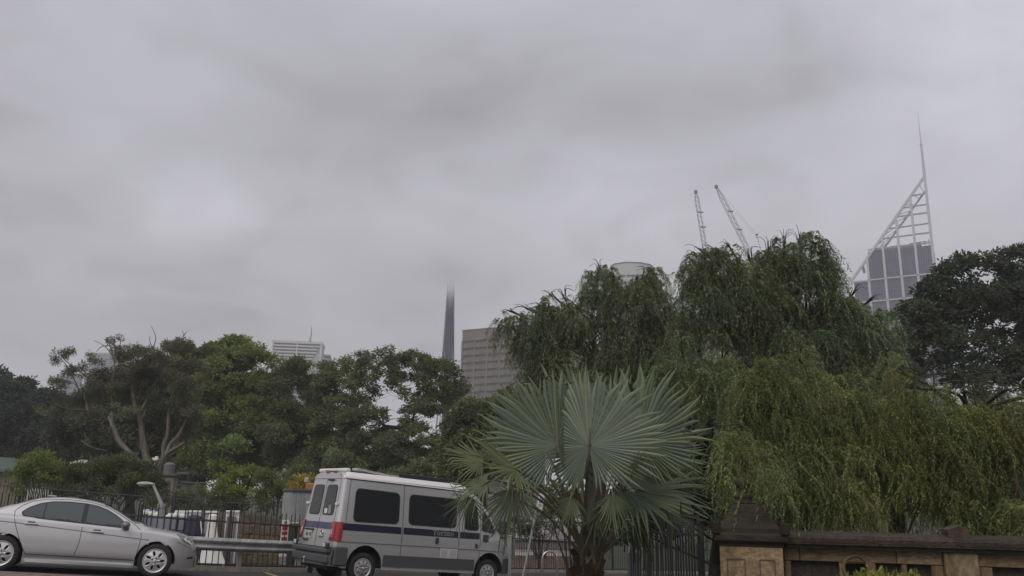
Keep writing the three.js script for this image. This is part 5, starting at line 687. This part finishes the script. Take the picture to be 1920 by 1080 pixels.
// the van: x forward from the tail, y up, z towards its right side
{
  const o = thing('camper_van', 'silver camper van with navy stripe and white raised roof, partly behind the palm', 'van', V(-4.55, EY - 1.97, -20.3), 0);
  o.rotation.set(0, 37 * Math.PI / 180, -3.9 * Math.PI / 180, 'YXZ');
  const RW = .83, FW = 4.38, R = .345, aR = .45, L = 5.22, w0 = .985, rc = .13, tr = .10;
  const roof = (x) => interp([[0, 2.42], [3.45, 2.40], [3.75, 2.33], [4.0, 2.18], [4.25, 1.92], [4.62, 1.42], [4.85, 1.18], [5.1, 1.03], [5.2, .92], [5.22, .8]], x);
  const lean = (y) => .085 * Math.max(0, y - .95);
  const wide = (x, y) => { let w = w0 - .115 * Math.max(0, y - 1.15) - .03 * Math.max(0, .75 - y); if (x < rc) w -= rc - Math.sqrt(Math.max(0, rc * rc - (rc - x) ** 2)); if (x > 4.3) w -= .32 * ((x - 4.3) / .92) ** 2.2; return w; };
  const zf = (x, y) => { const yt = roof(x), d = y - (yt - tr); let w = wide(x, y); if (d > 0) w -= tr - Math.sqrt(Math.max(0, tr * tr - d * d)); return w; };
  const sill = arch([[RW, aR, .4], [FW, aR, .4]], (x) => x < .2 ? .36 : .33);
  const xs = stations(0, L, 60, [...circ(RW, aR), ...circ(FW, aR), .003, .01, .02, .04, .06, .09, .13, 3.45, 3.75, 5.21]), ys = (v) => v < .8 ? v / .8 * .9 : .9 + .1 * (1 - Math.cos((v - .8) / .2 * Math.PI / 2) * 1) ;
  const rows = 34, side = (s) => gridSurf(xs.length - 1, rows, (u, v) => { const x = xs[Math.round(u * (xs.length - 1))], y0 = sill(x), y1 = roof(x), q = v < .72 ? v / .72 * (y1 - tr - y0) : (y1 - tr - y0) + tr * Math.sin((v - .72) / .28 * Math.PI / 2), y = y0 + Math.max(0, q); return [x + lean(y) * Math.max(0, 1 - x / .8), y, s * zf(x, y)]; }, s > 0);
  const roofG = gridSurf(xs.length - 1, 12, (u, v) => { const x = xs[Math.round(u * (xs.length - 1))], y = roof(x), z = zf(x, y) * (v * 2 - 1); return [x + lean(y) * Math.max(0, 1 - x / .8), y + .04 * (1 - (v * 2 - 1) ** 2) * (x > .02 ? 1 : 0), z]; }, true);
  const rearX = (y, z) => lean(y), tail = gridSurf(24, 16, (u, v) => { const y = .36 + (2.42 - .36) * u, z = zf(0, y) * (v * 2 - 1); return [lean(y), y, z]; });
  const nose = gridSurf(8, 16, (u, v) => { const y = .33 + (.8 - .33) * u, z = zf(L, y) * (v * 2 - 1); return [L, y, z]; }, true);
  mesh('body', [side(1), side(-1), roofG, tail, nose].map((g) => { const h = clean(g.clone()); return h; }), M.vanSilver, o);
  mesh('underbody', [box(4.6, .3, 1.6, 2.7, .5, 0), box(.9, .3, 1.5, .5, .42, 0)], M.black, o);
  const S = (off, s = 1) => (x, y) => [x + lean(y) * Math.max(0, 1 - x / .8), y, s * (zf(x, y) + off)], T = (off) => (z, y) => [lean(y) - off, y, z];
  // wheel-arch liners
  for (const c of [RW, FW]) for (const s of [1, -1]) mesh('wheel_arch', gridSurf(20, 1, (u, v) => { const a = Math.PI * u; return [c + Math.cos(a) * (aR + .0), .4 + Math.sin(a) * aR, s * (w0 - .03 - v * .5)]; }), M.black, o);
  for (const [x, y, z, s] of [[RW, R, w0 - .15, 1], [RW, R, -w0 + .15, -1], [FW, R, w0 - .16, 1], [FW, R, -w0 + .16, -1]]) wheel(o, x, y, z, s, R, .215, .22, 'van');
  // windows, each with a rubber surround
  const win = (name, pts, r, map, map2, mat = M.glass) => { const c = pts.reduce((a, p) => [a[0] + p[0] / pts.length, a[1] + p[1] / pts.length], [0, 0]), big = pts.map(([x, y]) => [x + Math.sign(x - c[0]) * .022, y + Math.sign(y - c[1]) * .022]); const f = mesh('window_frame', panel(roundPoly(big, r + .02), map2, .15), M.darkPlastic, o); f.name = name + '_seal'; const g = mesh(name, panel(roundPoly(pts, r), map, .15), mat, o); return g; };
  const yT = 2.08, yB = 1.40;
  for (const s of [1, -1]) {
    win('side_window', [[.42, yB - .03], [1.62, yB - .01], [1.62, yT], [.42, yT + .02]], .12, S(.012, s), S(.006, s));
    win('side_window', [[1.92, yB], [3.28, yB], [3.28, yT], [1.92, yT]], .12, S(.012, s), S(.006, s));
    win('quarter_window', [[3.56, yB - .02], [3.98, yB - .02], [3.9, 1.98], [3.58, 2.02]], .1, S(.012, s), S(.006, s));
    win('door_window', [[4.1, 1.38], [4.5, 1.34], [4.35, 1.62], [4.12, 1.88]], .05, S(.012, s), S(.006, s));
    for (const [a, b] of [[.03, 1.72], [1.78, 3.36], [3.42, 4.02]]) mesh('stripe', panel(roundPoly([[a, 1.155], [b, 1.155], [b, 1.31], [a, 1.31]], .01), S(.005, s), .1), M.navy, o);
    mesh('crease', ribbon([[.06, .925], [1, .925], [2.5, .925], [4, .92], [5.05, .9]], .035, S(.016, s)), M.vanSilver, o);
    mesh('crease_edge', ribbon([[.06, .905], [1, .905], [2.5, .905], [4, .9], [5.05, .88]], .012, S(.012, s)), M.plastic, o);
    mesh('cladding', panel(roundPoly([[RW + aR + .02, .40], [FW - aR - .02, .40], [FW - aR - .02, .66], [RW + aR + .02, .66]], .015), S(.012, s), .15), M.plastic, o);
    mesh('cladding', panel(roundPoly([[.06, .38], [RW - aR - .015, .38], [RW - aR - .015, .72], [.06, .78]], .01), S(.012, s), .1), M.plastic, o);
    for (const x of [1.75, 3.39]) mesh('seam', ribbon([[x, .36], [x, 1.5], [x, 2.36]], .014, S(.004, s)), M.darkPlastic, o);
    mesh('seam', ribbon([[4.04, .42], [4.05, 1.3], [4.03, 2.12]], .012, S(.004, s)), M.black, o); mesh('seam', ribbon([[.22, 1.32], [.22, 2.3]], .012, S(.004, s)), M.plastic, o);
    mesh('drip_rail', ribbon([[.02, 2.335], [1, 2.333], [2.4, 2.326], [3.5, 2.316]], .028, S(.02, s)), M.white, o); mesh('drip_shadow', ribbon([[.02, 2.305], [1, 2.303], [2.4, 2.296], [3.5, 2.286]], .016, S(.01, s)), M.black, o);
    mesh('door_handle', rbox(.09, .14, .04, 2.74, 1.06, s * (zf(2.74, 1.06) + .015), .02), M.darkPlastic, o); mesh('door_handle', rbox(.07, .12, .04, 3.93, .99, s * (zf(3.93, .99) + .015), .02), M.darkPlastic, o);
    mesh('fuel_flap', panel(roundPoly([[4.12, 1.1], [4.3, 1.1], [4.3, 1.28], [4.12, 1.28]], .03), S(.008, s), .1), M.darkPlastic, o);
    mesh('tail_light', panel(roundPoly([[.015, .90], [.17, .90], [.15, 1.33], [.01, 1.33]], .015), S(.022, s), .04), M.red, o);
    mesh('tail_light', gridSurf(10, 5, (u, v) => { const y = .9 + .43 * u, z = zf(.02, y) - .17 + .185 * v; return [lean(y) - .022 + (v > .8 ? .012 : 0), y, s * z]; }, s > 0), M.red, o);
    mesh('reverse_lens', gridSurf(4, 3, (u, v) => { const y = 1.03 + .13 * u, z = zf(.02, y) - .12 + .05 * v; return [lean(y) - .027, y, s * z]; }, s > 0), M.lens, o);
    mesh('mirror', [rbox(.12, .34, .24, 4.62, 1.5, s * 1.12, .05), box(.05, .05, .2, 4.6, 1.42, s * .95)], M.darkPlastic, o);
    mesh('headlight', panel(roundPoly([[4.92, .78], [5.14, .78], [5.12, .98], [4.95, 1.02]], .03), S(.012, s), .05), M.lens, o);
    mesh('front_bumper', panel(roundPoly([[FW + aR + .015, .34], [5.2, .34], [5.2, .72], [FW + aR + .1, .72]], .015), S(.014, s), .06), M.plastic, o);
  }
  mesh('front_bumper', gridSurf(6, 10, (u, v) => [L + .02, .34 + .38 * u, zf(L, .6) * (v * 2 - 1)]), M.plastic, o);
  mesh('windscreen', gridSurf(10, 10, (u, v) => { const x = 4.08 + .62 * u, y = roof(x), z = (zf(x, y) - .06) * (v * 2 - 1); return [x, y + .04 * (1 - (v * 2 - 1) ** 2) + .012, z]; }), M.glass, o);
  // raised roof cap
  mesh('roof_cap', gridSurf(30, 24, (u, v) => { const x = .02 + 3.5 * u, a = v * 2 - 1, z = (zf(Math.max(x, .15), 2.34) + .012) * a, e = Math.min(1, (1 - Math.abs(a)) * 9), f = Math.min(1, u * 30 + .15) * (u > .93 ? 1 - ((u - .93) / .07) ** 2 * .6 : 1); return [x + .11 + .03 * (1 - f), 2.35 + .115 * Math.pow(e, .5) * f + .02 * (1 - a * a), z]; }), M.white, o);
  mesh('tail_rail', [rbox(.14, .09, 1.5, .26, 2.51, -.02, .04)], M.white, o);
  mesh('awning_arm', [rod(V(.2, 2.5, -.35), V(.14, 2.47, .35), .016), rbox(.06, .05, .2, .16, 2.46, -.12, .015), rbox(.05, .04, .12, .16, 2.475, .25, .012)], std(.25, .12, .1, .6), o);
  mesh('roof_vent', [beam(V(.9, 2.545, .35), V(1.5, 2.50, .35), .05, .3), beam(V(.62, 2.575, .35), V(.9, 2.55, .35), .05, .3)], M.offwhite, o); mesh('roof_vent', beam(V(1.45, 2.5, .36), V(1.95, 2.5, .36), .045, .32), M.offwhite, o);
  mesh('solar_panel', [rbox(1.55, .035, .7, 2.5, 2.56, .2, .01), box(1.5, .06, .04, 2.5, 2.525, .53)], std(.03, .032, .04, .3), o); for (const x of [2.0, 3.1]) mesh('panel_foot', rbox(.06, .09, .08, x, 2.52, .45, .01), M.galv, o);
  mesh('hatch', [rbox(.55, .05, .5, 3.42, 2.49, .2, .02)], M.offwhite, o);
  // two rear doors
  for (const s of [1, -1]) {
    const zi = s * .025, ze = s * .79, ord = (a) => s > 0 ? a : a.map(([z, y]) => [-z, y]).reverse();
    win('rear_window', ord([[.09, 1.48], [.66, 1.48], [.62, 2.14], [.10, 2.14]]), .09, T(.012), T(.006));
    mesh('stripe', panel(roundPoly(ord([[.02, 1.15], [.78, 1.15], [.78, 1.30], [.02, 1.30]]), .012), T(.006), .2), phys(.05, .05, .13, .4, { clearcoat: .4 }), o);
    mesh('seam', ribbon(ord([[.80, .72], [.80, 1.4], [.74, 2.3]]), .012, T(.004)), M.plastic, o);
    mesh('hinge', rbox(.05, .06, .12, lean(1.74) - .025, 1.72, s * .80, .012), M.white, o); mesh('hinge', rbox(.05, .05, .1, lean(.95) - .02, .95, s * .83, .012), M.darkPlastic, o);
  }
  mesh('seam', ribbon([[0, .62], [0, 1.5], [0, 2.3]], .016, T(.004)), M.darkPlastic, o); mesh('seam', ribbon([[-.74, 2.3], [0, 2.3], [.74, 2.3]], .012, T(.004)), M.plastic, o);
  mesh('brake_lamp', rbox(.06, .035, .3, lean(2.27) - .03, 2.27, .25, .015), M.darkPlastic, o);
  mesh('number_plate', rbox(.012, .17, .36, lean(.98) - .014, 1.0, -.42, .004), std(.5, .5, .48, .5), o);
  mesh('plate_lamp', rbox(.04, .04, .5, lean(1.1) - .02, 1.115, -.42, .012), M.darkPlastic, o);
  mesh('door_handle', [rbox(.04, .04, .26, lean(1) - .025, .99, .28, .015)], M.offwhite, o); mesh('badge', new THREE.TorusGeometry(.055, .014, 8, 22).rotateY(Math.PI / 2).translate(lean(1.06) - .012, 1.06, .3), M.chrome, o);
  mesh('sticker', box(.006, .11, .15, lean(1.55) - .016, 1.555, .28), M.white, o); mesh('sticker', box(.006, .2, .12, lean(1.58) - .016, 1.59, .47), std(.3, .32, .32, .6), o);
  mesh('door_sill_step', gridSurf(8, 14, (u, v) => { const y = .36 + .4 * u, a = v * 2 - 1, z = a * (w0 + .01); return [-.12 + .1 * Math.abs(a) ** 8 + (u > .6 ? .02 : 0), y, z]; }), M.plastic, o);
  mesh('rear_bumper', [rbox(.22, .2, 1.9, -.03, .50, 0, .05), rbox(.2, .1, 1.92, -.06, .68, 0, .03)], M.plastic, o);
  for (const s of [1, -1]) { mesh('rear_bumper', rbox(.34, .42, .1, .2, .58, s * .97, .04), M.plastic, o); mesh('bumper_lamp', rbox(.03, .09, .11, -.15, .80, s * .82, .015), M.lens, o); mesh('lamp_housing', rbox(.06, .12, .22, -.11, .8, s * .87, .02), M.darkPlastic, o); }
  mesh('tow_ball', [cyl(.02, .02, .1, -.22, .42, 0), new THREE.SphereGeometry(.03, 8, 6).translate(-.22, .48, 0), box(.2, .04, .06, -.12, .38, 0)], M.steel, o);
  mesh('mud_flap', box(.02, .34, .26, .32, .26, .78), M.black, o); mesh('mud_flap', box(.02, .34, .26, .32, .26, -.78), M.black, o);
  // notice sheet on the side
  { const sh = mesh('notice_sheet', panel(roundPoly([[2.85, .66], [3.37, .66], [3.37, .89], [2.85, .89]], .008), S(.02), .12), std(.55, .55, .53, .7), o); for (const [a, b] of [[2.89, 3.06], [3.14, 3.33]]) for (let i = 0; i < 5; i++) mesh('print_line', panel(roundPoly([[a, .69 + i * .035], [b, .69 + i * .035], [b, .703 + i * .035], [a, .703 + i * .035]], .002), S(.0225), .2), std(.33, .34, .36, .8), sh); }
  // lettering
  const text = (str, size, f, m, place) => { const g = new TextGeometry(str, { font: f, size, depth: .004, curveSegments: 3, bevelEnabled: false }); g.computeBoundingBox(); const q = g.attributes.position; for (let i = 0; i < q.count; i++) { const [x, y, z] = place(q.getX(i), q.getY(i), q.getZ(i)); q.setXYZ(i, x, y, z); } g.computeVertexNormals(); mesh('lettering', g, m, o); };
  text('Torino', .125, font, std(.2, .2, .23, .5), (x, y, z) => { const X = 2.6 + x * 1.05 + y * .12, Y = 1.185 + y; return [X, Y, zf(X, Y) + .008 + z]; });
  text('Ducato', .07, fontSans, M.darkPlastic, (x, y, z) => { const Y = .84 + y; return [lean(Y) - .008 - z, Y, -.72 + x]; });
  text('BN 70', .085, fontSans, M.black, (x, y, z) => { const Y = .96 + y; return [lean(Y) - .021 - z, Y, -.55 + x * .9]; });
}
// the saloon: x forward from the rear axle
{
  const o = thing('saloon_car', 'silver four-door saloon car at the lower left corner, facing right', 'car', V(-10.2, EY - 1.63, -17.65), 0);
  o.rotation.set(-1.2 * Math.PI / 180, 24 * Math.PI / 180, -3.5 * Math.PI / 180, 'YXZ');
  const RW = 0, FW = 2.8, R = .335, aR = .385, x0 = -1.08, x1 = 3.74;
  const topL = smoothTbl([[-1.08, .86], [-1.04, 1.0], [-.95, 1.055], [-.6, 1.085], [-.25, 1.17], [.1, 1.305], [.4, 1.41], [.8, 1.465], [1.2, 1.462], [1.6, 1.405], [1.95, 1.275], [2.27, 1.105], [2.5, .985], [2.75, .95], [3.1, .905], [3.4, .835], [3.58, .74], [3.68, .62], [3.74, .5]]);
  const belt = (x) => 1.045 - .05 * (x - .2);
  const sill = arch([[RW, aR, .335], [FW, aR, .335]], (x) => x > 3.2 ? .2 : x < -.5 ? .25 : .17);
  const shoulder = (x) => Math.min(belt(x), topL(x) - .045);
  const plan = (x) => { let w = .915 - .018 * ((x - 1.3) / 1.5) ** 2; if (x > 2.9) w -= .40 * ((x - 2.9) / .84) ** 2.6; if (x < -.3) w -= .3 * ((-.3 - x) / .78) ** 2.4; return w; };
  const low = (x, y) => { const sh = shoulder(x), t = sh - y; let w = plan(x) - .06 * Math.max(0, (y - .62) / .45) ** 2; w -= .05 * Math.max(0, (.5 - y) / .35) ** 2; if (y < .35 && x > .4 && x < 2.4) w -= .022 * Math.sin(Math.min(1, (.35 - y) / .13) * Math.PI); if (t < .05) w -= .03 * (1 - t / .05) ** 2; return w; };
  const zf = (x, y) => { const b = shoulder(x); return y <= b ? low(x, y) : low(x, b) - .012 - .52 * (y - b) - .25 * (y - b) ** 2; };
  const xs = stations(x0, x1, 80, [...circ(RW, aR), ...circ(FW, aR)]);
  const side = (s) => gridSurf(xs.length - 1, 26, (u, v) => { const x = xs[Math.round(u * (xs.length - 1))], y0 = sill(x), y1 = Math.max(y0 + .005, shoulder(x)), y = y0 + (y1 - y0) * v; return [x, y, s * zf(x, y)]; }, s > 0);
  const rail = (x) => Math.max(shoulder(x), topL(x) - .062), deckZ = (x) => zf(x, rail(x));
  const house = (s) => gridSurf(60, 8, (u, v) => { const x = -.75 + 3.35 * u, a = shoulder(x), b = rail(x), y = a + (b - a) * v; return [x, y, s * zf(x, y)]; }, s > 0);
  const deck = (a, b, n, off = 0, ins = 0) => gridSurf(n, 20, (u, v) => { const x = a + (b - a) * u, t = v * 2 - 1, zs = Math.max(.02, deckZ(x) - ins), h = topL(x) - rail(x), q = Math.abs(t); return [x + (x > 2.3 ? .14 : x < -.0 ? -.05 : .0) * (1 - t * t) * (x > 3.4 || x < -.9 ? .6 : 1), rail(x) + h * (1 - q ** 2.6) + off, zs * t]; }, true);
  const front = gridSurf(14, 24, (u, v) => { const y = .2 + (rail(x1) - .2) * u, t = v * 2 - 1; return [x1 + .10 * (1 - t * t) + .02 * Math.sin(u * 3), y, zf(x1, y) * t]; }, true), back = gridSurf(14, 24, (u, v) => { const y = .25 + (rail(x0) - .25) * u, t = v * 2 - 1; return [x0 - .07 * (1 - t * t), y, zf(x0, y) * t]; });
  mesh('body', [side(1), side(-1), house(1), house(-1), deck(x0, x1, 110), front, back], M.silver, o);
  mesh('underbody', [box(3.6, .25, 1.4, 1.2, .33, 0)], M.black, o);
  for (const c of [RW, FW]) for (const s of [1, -1]) { mesh('wheel_arch', gridSurf(20, 1, (u, v) => { const a = Math.PI * u; return [c + Math.cos(a) * aR, .335 + Math.sin(a) * aR, s * (.89 - v * .4)]; }), M.black, o); wheel(o, c, R, s * .80, s, R, .235, .215, 'car'); }
  const S = (off, s = 1) => (x, y) => [x, y, s * (zf(x, y) + off)];
  const winLine = (x) => belt(x) + .012;
  for (const s of [1, -1]) {
    const rear = [[.27, winLine(.27) + .015], [.62, winLine(.62)], [1.29, winLine(1.29)], [1.29, 1.355], [1.0, 1.368], [.72, 1.352], [.5, 1.30], [.33, 1.215], [.22, 1.13]], frontW = [[1.375, winLine(1.375)], [1.8, winLine(1.8)], [2.17, winLine(2.17) - .005], [2.05, 1.075], [1.9, 1.17], [1.72, 1.263], [1.55, 1.32], [1.375, 1.352]];
    const grow = (p, k) => { const c = p.reduce((a, q) => [a[0] + q[0] / p.length, a[1] + q[1] / p.length], [0, 0]); return p.map(([x, y]) => { const d = Math.hypot(x - c[0], y - c[1]); return [x + (x - c[0]) / d * k, y + (y - c[1]) / d * k]; }); };
    const all = [[.235, winLine(.25) - .005], [.62, winLine(.62) - .016], [1.33, winLine(1.33) - .018], [1.8, winLine(1.8) - .018], [2.22, winLine(2.2) - .02], [2.06, 1.092], [1.91, 1.19], [1.73, 1.283], [1.55, 1.342], [1.33, 1.376], [1.0, 1.388], [.71, 1.372], [.485, 1.318], [.315, 1.232], [.195, 1.13]];
    mesh('window_surround', panel(roundPoly(all, .03), S(.012, s), .1), M.black, o);
    mesh('side_window', panel(roundPoly(rear, .02), S(.018, s), .1), M.carGlass, o); mesh('side_window', panel(roundPoly(frontW, .02), S(.018, s), .1), M.carGlass, o);
    mesh('window_bar', ribbon([[.595, winLine(.6)], [.6, 1.2], [.6, 1.33]], .022, S(.022, s)), M.black, o);
    mesh('seam', ribbon([[.08, 1.14], [.10, 1.02], [.16, .86], [.3, .56], [.43, .345]], .011, S(.0025, s)), M.black, o); mesh('seam', ribbon([[.08, 1.14], [.17, 1.24], [.33, 1.34], [.6, 1.405], [1.0, 1.425], [1.4, 1.405], [1.7, 1.335], [2.0, 1.19], [2.3, 1.02], [2.42, .93], [2.46, .8], [2.44, .5], [2.38, .2]], .010, S(.0025, s)), M.black, o);
    mesh('seam', ribbon([[1.335, 1.38], [1.335, .9], [1.335, .6], [1.28, .34]], .011, S(.003, s)), M.black, o); mesh('seam', ribbon([[.43, .345], [1.3, .335], [2.42, .325]], .012, S(.003, s)), M.darkPlastic, o);
    mesh('side_moulding', ribbon([[-.95, .945], [-.3, .935], [.1, .92], [1.3, .835], [2.2, .762], [2.62, .735]], .016, S(.005, s)), std(.16, .16, .17, .5), o);
    for (const [x, y] of [[.42, .915], [1.62, .835]]) { const h = mesh('door_handle', rbox(.24, .035, .045, x, y, s * (zf(x, y) + .022), .016), M.silver, o); mesh('handle_recess', panel(roundPoly([[x - .07, y - .005], [x + .07, y - .012], [x + .07, y + .045], [x - .07, y + .045]], .02), S(.004, s), .05), M.darkPlastic, h); }
    mesh('mirror', [new THREE.SphereGeometry(1, 16, 10).scale(.085, .085, .12).translate(2.13, 1.0, s * (zf(2.13, .96) + .14)), rbox(.09, .05, .12, 2.16, .945, s * (zf(2.13, .96) + .05), .02)], std(.2, .2, .21, .35, { metalness: .4 }), o);
    mesh('headlight', panel(roundPoly([[3.12, .885], [3.28, .775], [3.45, .70], [3.60, .655], [3.645, .685], [3.54, .775], [3.36, .85]], .02), S(.006, s), .04), phys(.16, .16, .15, .1, { clearcoat: 1 }), o);
    mesh('headlight_lens', panel(roundPoly([[3.33, .80], [3.41, .735], [3.47, .725], [3.40, .835]], .02), S(.012, s), .03), M.lens, o); mesh('headlight_lens', panel(roundPoly([[3.44, .75], [3.53, .70], [3.58, .70], [3.50, .79]], .02), S(.012, s), .03), M.lens, o); mesh('headlight_lens', panel(roundPoly([[3.55, .685], [3.61, .665], [3.62, .70], [3.56, .735]], .01), S(.012, s), .03), M.lens, o);
    mesh('bumper_vent', panel(roundPoly([[3.5, .385], [3.68, .40], [3.68, .44], [3.52, .425]], .02), S(.005, s), .05), M.black, o);
    mesh('seam', ribbon([[3.15, .73], [3.4, .66], [3.62, .6]], .008, S(.003, s)), M.darkPlastic, o);
    mesh('tail_light', panel(roundPoly([[-1.06, .8], [-.78, .86], [-.74, .98], [-1.0, 1.0]], .02), S(.006, s), .05), M.red, o);
    mesh('sill_strip', ribbon([[.45, .225], [1.4, .215], [2.38, .2]], .05, S(.012, s)), M.silver, o);
    mesh('side_badge', rbox(.05, .03, .006, 2.6, .66, s * (zf(2.6, .66) + .005), .003), M.chrome, o);
  }
  mesh('windscreen', deck(1.66, 2.46, 18, .008, .05), M.glass, o); mesh('rear_window', deck(-.42, .36, 18, .008, .06), M.glass, o);
  mesh('bonnet_seam', gridSurf(30, 1, (u, v) => { const x = 2.52 + 1.0 * u, z = deckZ(x) - .05 - .012 * v; return [x, rail(x) + (topL(x) - rail(x)) * (1 - (z / deckZ(x)) ** 2.6) + .006, z]; }), M.darkPlastic, o);
  mesh('grille', gridSurf(4, 12, (u, v) => { const t = (v * 2 - 1) * .45; return [x1 + .115 - .08 * t * t + .01, .52 + .1 * u, t]; }), M.black, o); mesh('roof_aerial', rbox(.16, .025, .05, .62, 1.478, 0, .01), M.offwhite, o);
  // the short nose of this model
  o.traverse((m) => { if (!m.isMesh || m.parent.name === 'wheel') return; const p = m.geometry.attributes.position; for (let i = 0; i < p.count; i++) if (p.getX(i) > 3.19) p.setX(i, 3.19 + (p.getX(i) - 3.19) * .74); });
}
scene.traverse((o) => { if (o.isMesh) { o.castShadow = true; o.receiveShadow = true; } });
renderer.render(scene, camera);
